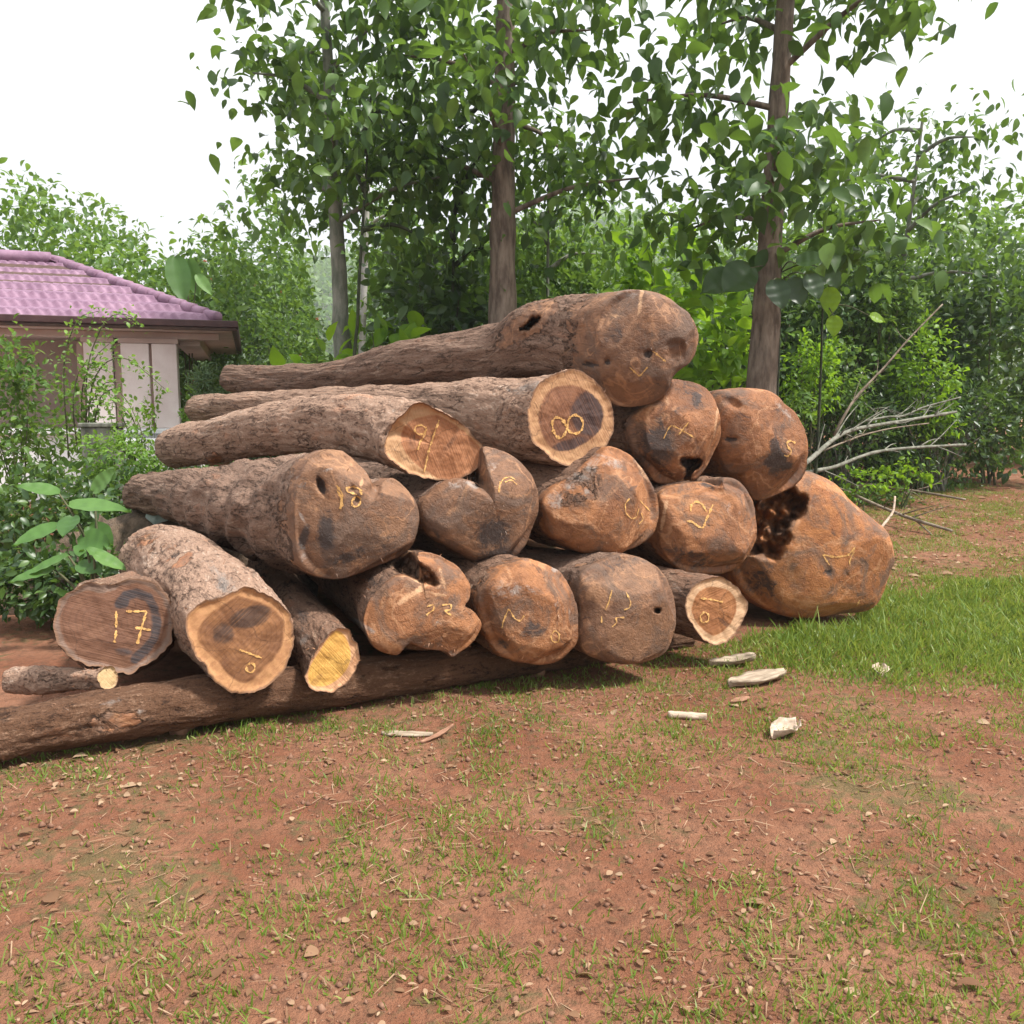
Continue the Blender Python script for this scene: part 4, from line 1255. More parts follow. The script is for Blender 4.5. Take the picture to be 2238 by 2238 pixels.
def build_grass():
    pos, L, Wd, dr, rn = [], [], [], [], []

    def lush(x, y):
        # bright grass right of the pile
        e = smooth(x + 0.25 * mn.noise(Vector((x * 1.5, y * 1.5, 5))) - 0.55 * (6.6 - y) * 0.35, 0.85, 1.75)
        return float(e * smooth(y, 4.72 - 0.16 * x + 0.7 * mn.noise(Vector((x * 2, 9, 1))), 5.5) * (1 - smooth(y + 0.5 * mn.noise(Vector((x * 1.8, y * 1.8, 13))), 7.3, 8.2)))

    n_try = 520000
    xs = rng.uniform(-3.4, 8.2, n_try)
    ys = 1.7 + (rng.random(n_try) ** 1.35) * 13.0
    for x, y in zip(xs, ys):
        if under_pile(x, y) or abs(x) > 0.62 * y + 0.3:
            continue
        lu = lush(x, y)
        pn = mn.noise(Vector((x * 1.1, y * 1.1, 7))) * 0.6 + mn.noise(Vector((x * 4.2, y * 4.2, 2))) * 0.5
        front = 5.15 + 0.47 * x
        sparse = max(0.06, min(1.0, (pn + 0.18) * 2.2)) * 0.95
        if y > front - 1.25 and y < front and x > -1.6:
            sparse = max(sparse, max(0, min(1, (pn + 0.38) * 1.5)) * (0.55 + 0.35 * float(smooth(x, -0.8, 0.8))))
        if y > 8.6 and x > 2.2:
            sparse = max(sparse, max(0, min(1, (pn + 0.25) * 1.8)) * 0.9)
        if y < 3.9:
            sparse *= 0.75
        den = max(lu * 1.0, sparse)
        if random.random() > den:
            continue
        big = max(lu, 0.0)
        pos.append((x, y, gzn(x, y) - 0.004))
        h = (0.030 + 0.050 * big) * (0.55 + 0.9 * random.random())
        if random.random() < 0.03:
            h *= 1.8
        h *= 0.65 + 0.8 * max(0, min(1, 0.5 + 0.9 * mn.noise(Vector((x * 5.0, y * 5.0, 11)))))
        L.append(h * 1.35)
        Wd.append(0.0035 + 0.0045 * random.random() + 0.0035 * big)
        a = random.uniform(0, 6.283)
        t = random.uniform(0.15, 0.9)
        dr.append((math.cos(a) * t, math.sin(a) * t, 1.0))
        rn.append(min(1, max(0, random.gauss(0.48 - 0.05 * big + 0.5 * pn * 0.4 + 0.30 * mn.noise(Vector((x * 3.1, y * 3.1, 21))), 0.26))))
    pos = np.array(pos)
    me = leaves_mesh("grass", pos, np.array(dr), rng.normal(size=(len(pos), 3)), np.array(L), np.array(Wd), 'blade', np.array(rn), 0.25)
    tag(link("grass", me, L_GRASS), "short green grass growing on the red soil right of and before the pile", "grass", kind="stuff")


build_grass()


def build_litter():
    n = 7000
    pos, dr, up, L = [], [], [], []
    while len(pos) < n:
        y = 1.8 + random.random() ** 1.2 * 11.5
        x = random.uniform(-0.64 * y, 0.70 * y)
        if under_pile(x, y):
            continue
        pn = mn.noise(Vector((x * 0.9, y * 0.9, 17)))
        wt = 0.22 + 0.6 * max(0, pn)
        fr_ = 5.0 + 0.47 * x
        if fr_ - 0.9 < y < fr_:
            wt = 0.8
        if y > 7.5 and x > 1.5:
            wt = 1.0
        if random.random() > wt:
            continue
        pos.append((x, y, gzn(x, y) + random.uniform(0.003, 0.014)))
        a = random.uniform(0, 6.28)
        dr.append((math.cos(a), math.sin(a), random.uniform(-.15, .3)))
        up.append((random.gauss(0, .35), random.gauss(0, .35), 1))
        L.append(random.uniform(0.008, 0.036) * (2.2 if random.random() < 0.05 else 1) * (2.0 if y > 7.5 else 1.0))
    L = np.array(L)
    me = leaves_mesh("leaf_litter", np.array(pos), np.array(dr), np.array(up), L, L * (0.25 + 0.5 * rng.random(n)), 'broad', rng.random(n), 0.0)
    tag(link("leaf_litter", me, L_DRY), "dry brown leaf litter scattered over the soil", "leaf litter", kind="stuff")


build_litter()


def build_straw():
    n = 16000
    xs = rng.uniform(-3.6, 6.5, n)
    ys = 1.7 + rng.random(n) ** 1.3 * 11.5
    keep = [i for i in range(n) if not under_pile(xs[i], ys[i]) and mn.noise(Vector((xs[i] * 1.7, ys[i] * 1.7, 31))) + random.random() * 0.7 > 0.25]
    pos = np.array([(xs[i], ys[i], gzn(xs[i], ys[i]) + random.uniform(0.002, 0.016)) for i in keep])
    m_ = len(pos)
    d = rng.normal(size=(m_, 3)) * np.array([1, 1, 0.12])
    L = rng.uniform(0.03, 0.13, m_)
    me = leaves_mesh("dry_straw", pos, d, np.tile([0, 0, 1.0], (m_, 1)) + rng.normal(size=(m_, 3)) * 0.3, L, rng.uniform(0.002, 0.005, m_), 'blade', np.clip(rng.random(m_) * 0.6 + 0.4, 0, 1))
    tag(link("dry_straw", me, L_DRY), "thin dry straw and grass stalks strewn over the soil", "straw", kind="stuff")


build_straw()


def build_clods():
    n = 5200
    O = np.array([[1, 0, 0], [-1, 0, 0], [0, 1, 0], [0, -1, 0], [0, 0, 1], [0, 0, -1]], float)
    FO = [[0, 2, 4], [2, 1, 4], [1, 3, 4], [3, 0, 4], [2, 0, 5], [1, 2, 5], [3, 1, 5], [0, 3, 5]]
    V, F = [], []
    k = 0
    while k < n:
        y = 1.7 + random.random() ** 1.5 * 6.0
        x = random.uniform(-0.64 * y, 0.64 * y)
        if under_pile(x, y) or mn.noise(Vector((x * 2.2, y * 2.2, 41))) + random.random() * 0.8 < 0.25:
            continue
        sz = 0.003 + 0.011 * random.random() ** 3
        p = np.array([x, y, gzn(x, y) + sz * 0.25])
        q = O * sz * rng.uniform(0.6, 1.4, (6, 1)) + rng.normal(size=(6, 3)) * sz * 0.2
        V.append(q + p)
        F += [[a + 6 * k for a in f] for f in FO]
        k += 1
    me = mesh("soil_clods", np.concatenate(V), F)
    tag(link("soil_clods", me, simple("soil_clod", (0.13, 0.062, 0.038), (0.26, 0.145, 0.095), 20, 0.95, 0.004)), "small clods and crumbs of red soil", "soil clods", kind="stuff")


build_clods()


# single pieces lying on the ground
def chip(name, label, cat, px, py, length, width, thick, ang, m, tip=0.3, curl=0.2, seed=0, up=0.0, group=None):
    d = ray(px, py)
    t = (0.02 - CAM[2]) / d[2]
    for _ in range(4):
        p = CAM + d * t
        t = (gzn(p[0], p[1]) + 0.01 - CAM[2]) / d[2]
    p = CAM + d * t
    r = random.Random(seed)
    nL, nW = 26, 9
    V = []
    for side in (1, -1):
        for i in range(nL + 1):
            a = i / nL
            w = width * (min(1, (a + 0.02) / tip) ** 0.6 if a < tip else 1) * (1 if a < 0.72 else max(0.12, 1 - (a - 0.72) / 0.34))
            w *= 1 + 0.16 * mn.noise(Vector((a * 7, seed, 0)))
            for j in range(nW + 1):
                b = j / nW * 2 - 1
                z = curl * width * (b * b) + up * a * a * length + side * thick * 0.5 * (1 - 0.7 * abs(b) ** 3) + 0.10 * width * mn.noise(Vector((a * 5, b * 2, seed)))
                V.append(((a - 0.5) * length, b * w * 0.5, z))
    V = np.array(V)
    V[:, 2] -= V[:, 2].min()
    F = []
    o2 = (nL + 1) * (nW + 1)
    for i in range(nL):
        for j in range(nW):
            a = i * (nW + 1) + j
            F.append([a, a + nW + 1, a + nW + 2, a + 1])
            F.append([o2 + a, o2 + a + 1, o2 + a + nW + 2, o2 + a + nW + 1])
    for i in range(nL):
        for j in (0, nW):
            a = i * (nW + 1) + j
            q = [a, a + nW + 1, o2 + a + nW + 1, o2 + a]
            F.append(q if j else q[::-1])
    for i in (0, nL):
        for j in range(nW):
            a = i * (nW + 1) + j
            q = [a, a + 1, o2 + a + 1, o2 + a]
            F.append(q if not i else q[::-1])
    o = link(name, mesh(name, V, F), m)
    o.location = (p[0], p[1], gzn(p[0], p[1]) - 0.004)
    o.rotation_euler = (0, 0, math.radians(ang))
    tag(o, label, cat, group)
    return o


M_CHIP = simple("grey_weathered_chip", (0.20, 0.15, 0.105), (0.42, 0.34, 0.25), 14, 0.85, 0.006, 0.2, (0.4, 3, 3), 30)
M_CHIPW = simple("pale_split_wood", (0.33, 0.245, 0.175), (0.54, 0.43, 0.34), 16, 0.85, 0.005, 0.2, (0.4, 3, 3), 30)
M_CHIPR = simple("red_brown_bark_flake", (0.20, 0.10, 0.06), (0.36, 0.20, 0.13), 16, 0.9, 0.006)
chip("wood_chip", "big pale chopped wood slab lying on the grass edge", "wood chip", 1655, 1490, 0.42, 0.15, 0.035, 24, M_CHIP, 0.45, 0.15, 3, 0.05)
chip("stick", "short whitish broken stick on the bare soil in the foreground", "stick", 1502, 1566, 0.20, 0.05, 0.035, -10, M_CHIPW, 0.1, 0.0, 5)
chip("plank", "thin pale plank offcut in the shade before the bearer log", "plank", 890, 1603, 0.26, 0.055, 0.02, -4, M_CHIP, 0.15, 0.0, 7)
chip("bark_flake", "reddish bark flake lying just below the big pale wood slab", "bark flake", 1618, 1530, 0.14, 0.05, 0.015, 30, M_CHIPR, 0.4, 0.2, 9)
chip("dry_leaf", "large curled pinkish dry leaf on the bare red soil in front", "dry leaf", 1715, 1603, 0.20, 0.13, 0.006, 35, M_CHIPW, 0.5, 0.35, 11, 0.1)
chip("dry_leaf", "pale dry leaf standing in the green grass at the right", "dry leaf", 1925, 1468, 0.16, 0.10, 0.005, 70, M_CHIPW, 0.5, 0.25, 13, 0.12)
chip("dry_leaf", "brown dry leaf curled on the shaded ground under the ringed small log", "dry leaf", 1600, 1452, 0.30, 0.13, 0.006, 5, M_CHIP, 0.5, 0.3, 15, 0.12)
chip("bark_strip", "brown bark strip lying in the shade before the bearer log", "bark strip", 955, 1610, 0.20, 0.03, 0.015, 40, M_CHIPR, 0.3, 0.2, 17, 0.2)

# ------------------------------------------------------------------ dead branches at the right
def branch(label, pts, w0, w1, m=None, twigs=0, seed=0):
    P3 = [P(x, y, Y) for x, y, Y in pts]
    P3 = np.array(P3)
    # spread a little so that it has real sag
    k = len(P3)
    rad = np.linspace(w0 * 0.8, w1 * 0.75, k)
    parts = [tube(P3, rad, 9, lump=0.25, seed=seed)]
    r = random.Random(seed)
    for i in range(twigs * 2 + 1):
        t = r.uniform(0.2, 0.95)
        a = t * (k - 1)
        j = min(k - 2, int(a))
        b = P3[j] + (P3[j + 1] - P3[j]) * (a - j)
        d = unit(P3[j + 1] - P3[j])
        e = b + (d * r.uniform(.2, .5) + np.array([r.uniform(-.2, .2), r.uniform(-.3, .3), r.uniform(-.25, .35)])) * r.uniform(.4, 1.4)
        parts.append(tube([b, (b + e) / 2 + np.array([0, 0, r.uniform(-.03, .05)]), e], [w1 * 0.42, w1 * 0.30, w1 * 0.14], 6, lump=0.2, seed=i))
    V, F = join(parts)
    org = P3[0].copy()
    o = link("dead_branch", mesh("dead_branch", V - org, F), m or M_BRANCH)
    o.location = org
    tag(o, label, "branch", "dead branches on the ground")
    return o


branch("thin dead branch slanting steeply up to the right above the other dead branches", [(1822, 952, 11.6), (1850, 900, 11.6), (1876, 862, 11.7), (1935, 800, 11.8), (1985, 742, 11.9), (2060, 665, 12)], 0.026, 0.012, M_BRANCHB, 3, 1)
branch("thickest grey dead branch, rising from behind the black-stained butt", [(1735, 1030, 10.2), (1766, 1008, 10.5), (1822, 960, 11.0), (1862, 940, 11.4), (1912, 930, 11.8), (1990, 917, 12.2), (2090, 900, 12.6)], 0.042, 0.028, None, 5, 2)
branch("grey dead branch rising gently right just above the short grass", [(1720, 1040, 10.8), (1765, 1032, 11.0), (1825, 1020, 11.2), (1875, 1000, 11.4), (1925, 986, 11.6), (2000, 978, 11.8), (2110, 972, 12.2)], 0.034, 0.026, None, 4, 3)
branch("upper grey dead branch sagging among the dark shrubs", [(1893, 920, 12.4), (1940, 911, 12.5), (1975, 909, 12.6), (2019, 890, 12.7), (2100, 868, 12.8)], 0.022, 0.016, None, 4, 4)
branch("pale dead branch lying flat on the leaf litter, slightly arched", [(1862, 1064, 13.2), (1905, 1060, 13.0), (1950, 1066, 12.8), (2019, 1076, 12.4), (2110, 1092, 12.0)], 0.026, 0.022, M_BRANCHB, 2, 5)
branch("brown dead branch lying on the litter down towards the right edge", [(1815, 1062, 12.0), (1860, 1078, 11.6), (1900, 1097, 11.2), (1982, 1130, 10.4), (2080, 1160, 9.8)], 0.030, 0.024, M_BRANCHB, 2, 6)
branch("short pale dead stick propped up behind the largest butt", [(1918, 1162, 9.3), (1938, 1138, 9.4), (1952, 1118, 9.5), (1956, 1085, 9.6)], 0.022, 0.014, M_CHIPW, 0, 7)
branch("thin dead twig running below the thickest grey dead branch", [(1800, 985, 11.9), (1840, 968, 12.0), (1890, 950, 12.2), (1950, 936, 12.4), (2030, 925, 12.6)], 0.018, 0.012, M_BRANCHB, 3, 8)
branch("weathered forked dead twig in the shrubs under the slanting branch", [(1880, 870, 13.2), (1905, 895, 13.0), (1930, 890, 13.0), (1955, 905, 12.9)], 0.016, 0.010, None, 4, 9)

# ------------------------------------------------------------------ trees
def tree(label, px_pts, Y, widths, m, crown=None, lump=0.10, seed=0, crown_at=None):
    """trunk through given image heights at depth Y, extended to the ground and up into the crown"""
    pts = [P(x, y, Y) for x, y in px_pts]
    b = pts[-1]
    dirn = (pts[-1] - pts[0]) / (pts[0][2] - pts[-1][2])
    g = float(gz(b[0], Y))
    base = b + dirn * (b[2] - g + 0.1)
    topz = crown['top'] if crown else pts[0][2] + 1.5
    top = pts[0] - dirn * (topz - pts[0][2])
    w = [wd * mpp(x, y, Y) / 2 for wd, (x, y) in zip(widths, px_pts)]
    allp = [base] + pts[::-1] + [top]
    rad = [w[-1] * 1.15] + w[::-1] + [w[0] * 0.55]
    org = base.copy()
    V, F = tube(np.array(allp) - org, rad, 18, lump=lump, seed=seed)
    o = empty("tree", org)
    link("trunk", mesh("trunk", V, F), m, o)
    if crown:
        tl = top - org
        parts = []
        nb = crown.get('nb', 9)
        r = random.Random(seed)
        cpos = []
        for i in range(nb):
            f = crown['lo'] + (tl[2] - crown['lo']) * (i + 0.5) / nb
            st = (np.array(allp[-2]) - org) + (tl - (np.array(allp[-2]) - org)) * max(0, (f - (allp[-2][2] - org[2])) / (tl[2] - (allp[-2][2] - org[2]) + 1e-6))
            st[2] = f
            a = i * 2.4 + r.uniform(-.4, .4)
            ln = crown['r'] * r.uniform(0.6, 1.05)
            e = st + np.array([math.cos(a) * ln, math.sin(a) * ln, r.uniform(-0.1, 0.7)])
            mid = (st + e) / 2 + np.array([0, 0, 0.12])
            parts.append(tube([st, mid, e], [0.04, 0.028, 0.010], 7))
            cpos += [e, mid, st * 0.3 + e * 0.7]
        Vb, Fb = join(parts)
        link("limbs", mesh("limbs", Vb, Fb), m, o)
        N = int(crown['N'] * 4.2)
        cp = np.array(cpos)[rng.integers(0, len(cpos), N)]
        p = cp + rng.normal(size=(N, 3)) * np.array([0.40, 0.40, 0.32])
        p[:, 2] = np.maximum(p[:, 2], crown['lo'] - 0.25)
        d = rng.normal(size=(N, 3)) * 0.7 + np.array([0, 0, -0.55])
        up = rng.normal(size=(N, 3)) * 0.5 + np.array([0, 0, 1])
        L = crown['leaf'] * 0.62 * (0.5 + 0.75 * rng.random(N))
        me = leaves_mesh("crown", p, d, up, L, L * 0.62, 'broad', rng.random(N), 0.1)
        link("crown", me, L_TEAK, o)
    tag(o, label, "tree", "trees behind the pile")
    return o


def rel(zabs, Y, X=0):
    return zabs - float(gz(X, Y)) + 0.1


tree("mossy grey tree trunk rising behind the middle of the long top log", [(742, 613), (744, 700), (752, 800)], 12.0, [33, 36, 42], M_TRUNK_GREY, dict(top=7.5, lo=rel(4.0, 12), r=1.7, N=420, leaf=0.34, m=L_DARK, nb=9), 0.14, 1)
tree("thin dark leaning stem beside the mossy grey trunk", [(785, 613), (782, 700), (774, 785)], 11.2, [7, 7.5, 8], M_TRUNK_DARK, dict(top=5.6, lo=rel(3.7, 11.2), r=0.8, N=90, leaf=0.28, m=L_MID, nb=4), 0.05, 2)
tree("slim pale whitish trunk just right of the thin dark stem", [(796, 613), (793, 700), (790, 790)], 17.0, [15, 15, 15], M_TRUNK_PALE, dict(top=7.5, lo=rel(5.0, 17), r=1.2, N=220, leaf=0.30, m=L_MID, nb=6), 0.05, 3)
tree("slender dark sapling stem in the shade between the pale trunk and the broad brown trunk", [(990, 613), (986, 720), (984, 800)], 12.5, [6, 6, 6.5], M_TRUNK_DARK, dict(top=5.8, lo=rel(3.5, 12.5), r=1.0, N=170, leaf=0.32, m=L_DARK, nb=6), 0.05, 4)
tree("broad brown tree trunk directly behind the chopped hole of the top log", [(1098, 613), (1097, 700), (1096, 800)], 11.6, [58, 59, 62], M_TRUNK_BROWN, dict(top=8.0, lo=rel(4.0, 11.6), r=2.0, N=470, leaf=0.36, m=L_DARK, nb=10), 0.12, 5)
tree("thin grey stem to the right of the broad brown trunk", [(1197, 613), (1197, 660), (1196, 720)], 13.5, [7, 7, 8], M_TRUNK_GREY, dict(top=5.2, lo=rel(3.6, 13.5), r=0.8, N=110, leaf=0.26, m=L_MID, nb=4), 0.05, 6)
tree("brown tree trunk standing behind the two rightmost butts of the third row", [(1678, 613), (1676, 690), (1663, 850)], 10.6, [54, 56, 64], M_TRUNK_BROWN, dict(top=7.6, lo=rel(3.25, 10.6), r=1.9, N=480, leaf=0.40, m=L_DARK, nb=10), 0.10, 7)
tree("crooked slim grey tree at the right, crossed by the slanting dead branch", [(1968, 613), (1940, 700), (1932, 790), (1934, 860)], 14.5, [11, 12, 15, 17], M_TRUNK_GREY, dict(top=6.4, lo=rel(3.6, 14.5), r=1.4, N=300, leaf=0.28, m=L_DARK, nb=7), 0.12, 8)

# ------------------------------------------------------------------ undergrowth behind the pile
def XY(px, Y):
    return (px - 1119) / FPX * Y


G_SH = "shrubs behind the pile"
shrub("flowering_shrub", "tall fine-leaved shrub with red flowers beside the pavilion", XY(545, 20.6), 20.6, (1.75, 1.0, 2.3), 2.5, 0.13, 7000, 170, 'small', L_FINE, G_SH, flowers=30, spread=0.15)
shrub("flowering_shrub", "low bushy flowering shrub behind the thin ends of the logs", XY(570, 14.6), 14.6, (0.75, 0.6, 1.0), 1.15, 0.085, 3600, 90, 'small', L_FINE, G_SH, flowers=14)
shrub("flowering_shrub", "loose pale green shrub left of the mossy grey trunk", XY(630, 14.5), 14.5, (0.5, 0.6, 1.5), 1.75, 0.10, 1900, 60, 'small', L_MID, G_SH, spread=0.2)
shrub("large_leaf_sapling", "bright big-leaved sapling at the foot of the mossy grey trunk", XY(690, 11.4), 11.4, (0.55, 0.45, 0.55), 1.75, 0.26, 80, 16, 'broad', L_BRIGHT, G_SH, ratio=0.62, cat="sapling")
shrub("large_leaf_sapling", "bright big-leaved sapling just right of the thin dark stem", XY(845, 11.8), 11.8, (0.65, 0.5, 0.85), 2.0, 0.30, 140, 22, 'broad', L_BRIGHT, G_SH, ratio=0.62, cat="sapling")
shrub("large_leaf_shrub", "dark broad-leaved shrub left of the broad brown trunk", XY(965, 13.0), 13.0, (1.2, 0.8, 1.5), 2.2, 0.24, 1250, 70, 'broad', L_DARK, G_SH, ratio=0.5)
shrub("large_leaf_shrub", "mid green shrub filling the gap right of the broad brown trunk", XY(1210, 14.0), 14.0, (1.1, 0.8, 1.6), 2.4, 0.17, 1700, 80, 'broad', L_MID, G_SH, ratio=0.45)
shrub("large_leaf_sapling", "bright big-leaved sapling behind the rounded end of the top log", XY(1505, 12.0), 12.0, (1.0, 0.7, 1.1), 2.25, 0.28, 330, 34, 'broad', L_BRIGHT, G_SH, ratio=0.55, cat="sapling")
shrub("large_leaf_sapling", "bright low sapling left of the brown trunk behind the third row", XY(1590, 11.4), 11.4, (0.45, 0.4, 0.75), 1.7, 0.24, 110, 18, 'broad', L_BRIGHT, G_SH, ratio=0.5, cat="sapling")
shrub("dark_shrub", "dark shrub directly behind the brown trunk at the right", XY(1650, 14.0), 14.0, (1.2, 0.9, 1.7), 2.0, 0.15, 2600, 80, 'broad', L_DARK, G_SH)
shrub("dark_shrub", "tall dark shrub right of the brown trunk, mixed with yellow-green leaves", XY(1810, 14.2), 14.2, (1.25, 0.9, 1.9), 2.2, 0.135, 3300, 80, 'broad', L_DARK, G_SH)
shrub("dark_shrub", "lighter green shrub in front of the tall dark shrub at the right", XY(1805, 13.2), 13.2, (0.65, 0.5, 0.55), 1.75, 0.09, 1300, 36, 'small', L_MID, G_SH)
shrub("dark_shrub", "dark shrub at the right behind the crooked slim tree", XY(1960, 15.2), 15.2, (1.5, 0.9, 2.0), 2.2, 0.14, 3300, 80, 'broad', L_DARK, G_SH)
shrub("dark_shrub", "low dark tangled shrub behind the dead branches", XY(1840, 13.4), 13.4, (1.3, 0.5, 0.8), 0.85, 0.09, 3800, 100, 'small', L_DARK, G_SH, stems=34, ms=M_BRANCH)
shrub("dark_shrub", "low dark tangled shrub at the far right of the dead branches", XY(2050, 13.8), 13.8, (1.3, 0.6, 1.0), 0.95, 0.10, 3600, 100, 'small', L_DARK, G_SH, stems=34, ms=M_BRANCH)
shrub("dark_shrub", "large dark shrub beyond the right end of the dead branches", XY(2160, 14.6), 14.6, (1.4, 0.9, 2.0), 2.0, 0.15, 2800, 80, 'broad', L_DARK, G_SH)
shrub("dark_shrub", "yellow-green leafy shrub right of the brown trunk, below the hanging bright leaves", XY(1765, 12.6), 12.6, (0.42, 0.4, 0.62), 1.85, 0.085, 700, 40, 'broad', L_BRIGHT, G_SH, ratio=0.5)
shrub("dark_shrub", "leafy shrub with mid green leaves at the top right behind the crooked tree", XY(1890, 14.0), 14.0, (0.8, 0.6, 1.0), 2.9, 0.10, 2600, 70, 'broad', L_MID, G_SH, ratio=0.5)
shrub("dark_shrub", "bright leafy shrub at the right edge above the dead branches", XY(2020, 13.4), 13.4, (0.5, 0.5, 0.9), 1.7, 0.10, 900, 44, 'broad', L_BRIGHT, G_SH, ratio=0.5)
shrub("dark_shrub", "small bright shrub just right of the brown trunk behind the third row", XY(1725, 11.9), 11.9, (0.35, 0.3, 0.3), 1.35, 0.10, 240, 24, 'broad', L_MID, G_SH, ratio=0.45)
shrub("large_leaf_shrub", "high leafy shrub behind the broad brown trunk with pale new leaves", XY(1130, 14.8), 14.8, (1.3, 0.8, 1.7), 2.9, 0.18, 2000, 90, 'broad', L_MID, G_SH, ratio=0.5)
shrub("large_leaf_sapling", "tall bright sapling against the dark shrubs, left of the brown trunk's top", XY(1430, 13.0), 13.0, (0.8, 0.6, 1.2), 2.9, 0.24, 420, 40, 'broad', L_BRIGHT, G_SH, ratio=0.55, cat="sapling")
shrub("large_leaf_shrub", "leafy bush between the pale trunk and the slender dark sapling stem", XY(905, 14.2), 14.2, (0.8, 0.6, 1.5), 2.6, 0.20, 900, 60, 'broad', L_DARK, G_SH, ratio=0.5)
shrub("weed", "bright green weed growing between the grey dead branches", XY(1885, 11.6), 11.6, (0.32, 0.25, 0.22), 0.42, 0.08, 150, 24, 'broad', L_BRIGHT, G_SH, cat="weed", stems=4)
shrub("weed", "small bright weed at the foot of the thickest dead branch", XY(1805, 11.2), 11.2, (0.22, 0.2, 0.18), 0.35, 0.07, 100, 18, 'broad', L_BRIGHT, G_SH, cat="weed", stems=4)
shrub("weed", "yellow-green weed under the dead branches near the right edge", XY(1985, 12.0), 12.0, (0.35, 0.25, 0.25), 0.5, 0.085, 160, 24, 'broad', L_BRIGHT, G_SH, cat="weed", stems=4)
shrub("weed", "leafy weed patch on the litter below the gently rising dead branch", XY(1900, 12.4), 12.4, (0.75, 0.3, 0.14), 0.12, 0.07, 500, 50, 'broad', L_MID, G_SH, cat="weed", stems=3)


# hanging bright leaf, purple foliage
def hanging_leaf(label, px, py, Y, L, Wd, d, up, m):
    p = P(px, py, Y)
    n = 26
    V = []
    dd = unit(np.array(d, float))
    s = unit(np.cross(up, dd))
    h = np.cross(dd, s)
    m2 = 7
    for i in range(n + 1):
        a = i / n
        w = Wd * (math.sin(math.pi * min(1, a * 1.02 + 0.02) ** 0.75) ** 0.8 + 0.02)
        for j in range(m2):
            b = j / (m2 - 1) * 2 - 1
            V.append(p + dd * a * L + s * b * w * 0.5 * (1 + 0.02 * math.sin(a * 19)) + h * (abs(b) * 0.12 * Wd - 0.12 * L * a * a + 0.002 * math.sin(a * 26)))
    V = np.array(V)
    F = [[i * m2 + j, i * m2 + j + 1, (i + 1) * m2 + j + 1, (i + 1) * m2 + j] for i in range(n) for j in range(m2 - 1)]
    st = tube([p - dd * 0.25 + np.array([0, 0, 0.12]), p - dd * 0.1 + np.array([0, 0, .03]), p + dd * L * 0.02], [0.008, 0.006, 0.004], 6)
    me = mesh("leaf_blade", V - p, F)
    fattr(me, "rnd", np.full(len(V), 0.72))
    return me, p, st


def broadleaf_plant(label, X, Y, specs, m, name="broad_leaf_plant", group="broad-leaved plants at the left", cat="plant", top=None):
    z0 = float(gz(X, Y))
    o = empty(name, (X, Y, z0))
    org = np.array([X, Y, z0])
    for (px, py, Yl, L, Wd, d, up, rn) in specs:
        me, p, _ = hanging_leaf("", px, py, Yl, L, Wd, d, up, m)
        me.attributes.remove(me.attributes["rnd"])
        fattr(me, "rnd", np.full(len(me.vertices), rn))
        lf = link("leaf", me, m, o)
        lf.location = p - org
        if top is None:
            V, F = tube([np.array([0, 0, -0.03]), (p - org) * np.array([0.45, 0.45, 0.7]), p - org], [0.014, 0.011, 0.006], 7)
        else:
            tp = np.array([0, 0, max(0.3, (p - org)[2] + 0.12)])
            V, F = tube([tp, (tp + p - org) / 2 + np.array([0, 0, 0.07]), p - org], [0.010, 0.008, 0.005], 7)
        link("stalk", mesh("stalk", V, F), M_STEM, o)
    if top is not None:
        V, F = tube([(0, 0, -0.05), (0.03, 0.02, top * 0.5), (0, 0, top)], [0.022, 0.017, 0.009], 9, lump=0.15)
        link("stem", mesh("stem", V, F), M_TRUNK_DARK, o)
    tag(o, label, cat, group)
    return o


# ------------------------------------------------------------------ left side plants, post
broadleaf_plant("broad pale green leaves of a plant at the far left beside the pale-barked log", XY(205, 6.4), 6.4,
                [(150, 1105, 6.3, 0.46, 0.19, (1, 0.0, -0.02), (0.1, -0.4, 1), 0.75), (170, 1190, 6.2, 0.30, 0.24, (0.9, -0.25, 0.05), (0, -0.75, 0.6), 0.45),
                 (195, 1150, 6.5, 0.28, 0.20, (0.6, -0.2, -0.5), (0, -0.8, 0.6), 0.4), (130, 1150, 6.3, 0.34, 0.18, (-0.5, -0.4, -0.2), (0, -0.5, 1), 0.5), (130, 1080, 6.6, 0.32, 0.16, (-0.6, -0.2, 0.2), (0, -0.5, 1), 0.6), (160, 1130, 6.1, 0.26, 0.15, (0.1, -0.7, -0.3), (0, -0.6, 1), 0.2), (205, 1075, 6.6, 0.28, 0.15, (0.5, -0.1, 0.5), (0, -0.8, 0.6), 0.85)], L_BROAD)
broadleaf_plant("low plant with strap-like shiny leaves just behind the log chalked 17", XY(195, 5.6), 5.6,
                [(190, 1200, 5.6, 0.30, 0.09, (1, -0.1, -0.42), (0.3, -0.5, 1), 0.6), (205, 1212, 5.55, 0.26, 0.10, (0.9, -0.1, -0.35), (0.1, -0.6, 1), 0.9), (170, 1235, 5.6, 0.22, 0.12, (0.8, -0.3, -0.1), (0, -0.7, 0.8), 0.25),
                 (150, 1215, 5.6, 0.32, 0.1, (-0.8, -0.2, -0.3), (0, -0.5, 1), 0.6), (120, 1245, 5.6, 0.28, 0.12, (-0.6, -0.4, -0.1), (0, -0.5, 1), 0.4)], L_BROAD)
shrub("leafy_bush", "dark leafy bush in the shade left of the thin end of the log chalked 18", XY(255, 8.0), 8.0, (0.55, 0.4, 0.35), 0.65, 0.07, 1700, 60, 'broad', L_DARK, "bushes at the left", ratio=0.5)
shrub("leafy_bush", "bright small-leaved bush in front of the concrete post", XY(262, 8.4), 8.4, (0.42, 0.32, 0.30), 1.05, 0.05, 1500, 60, 'broad', L_VINE, "bushes at the left", ratio=0.5)
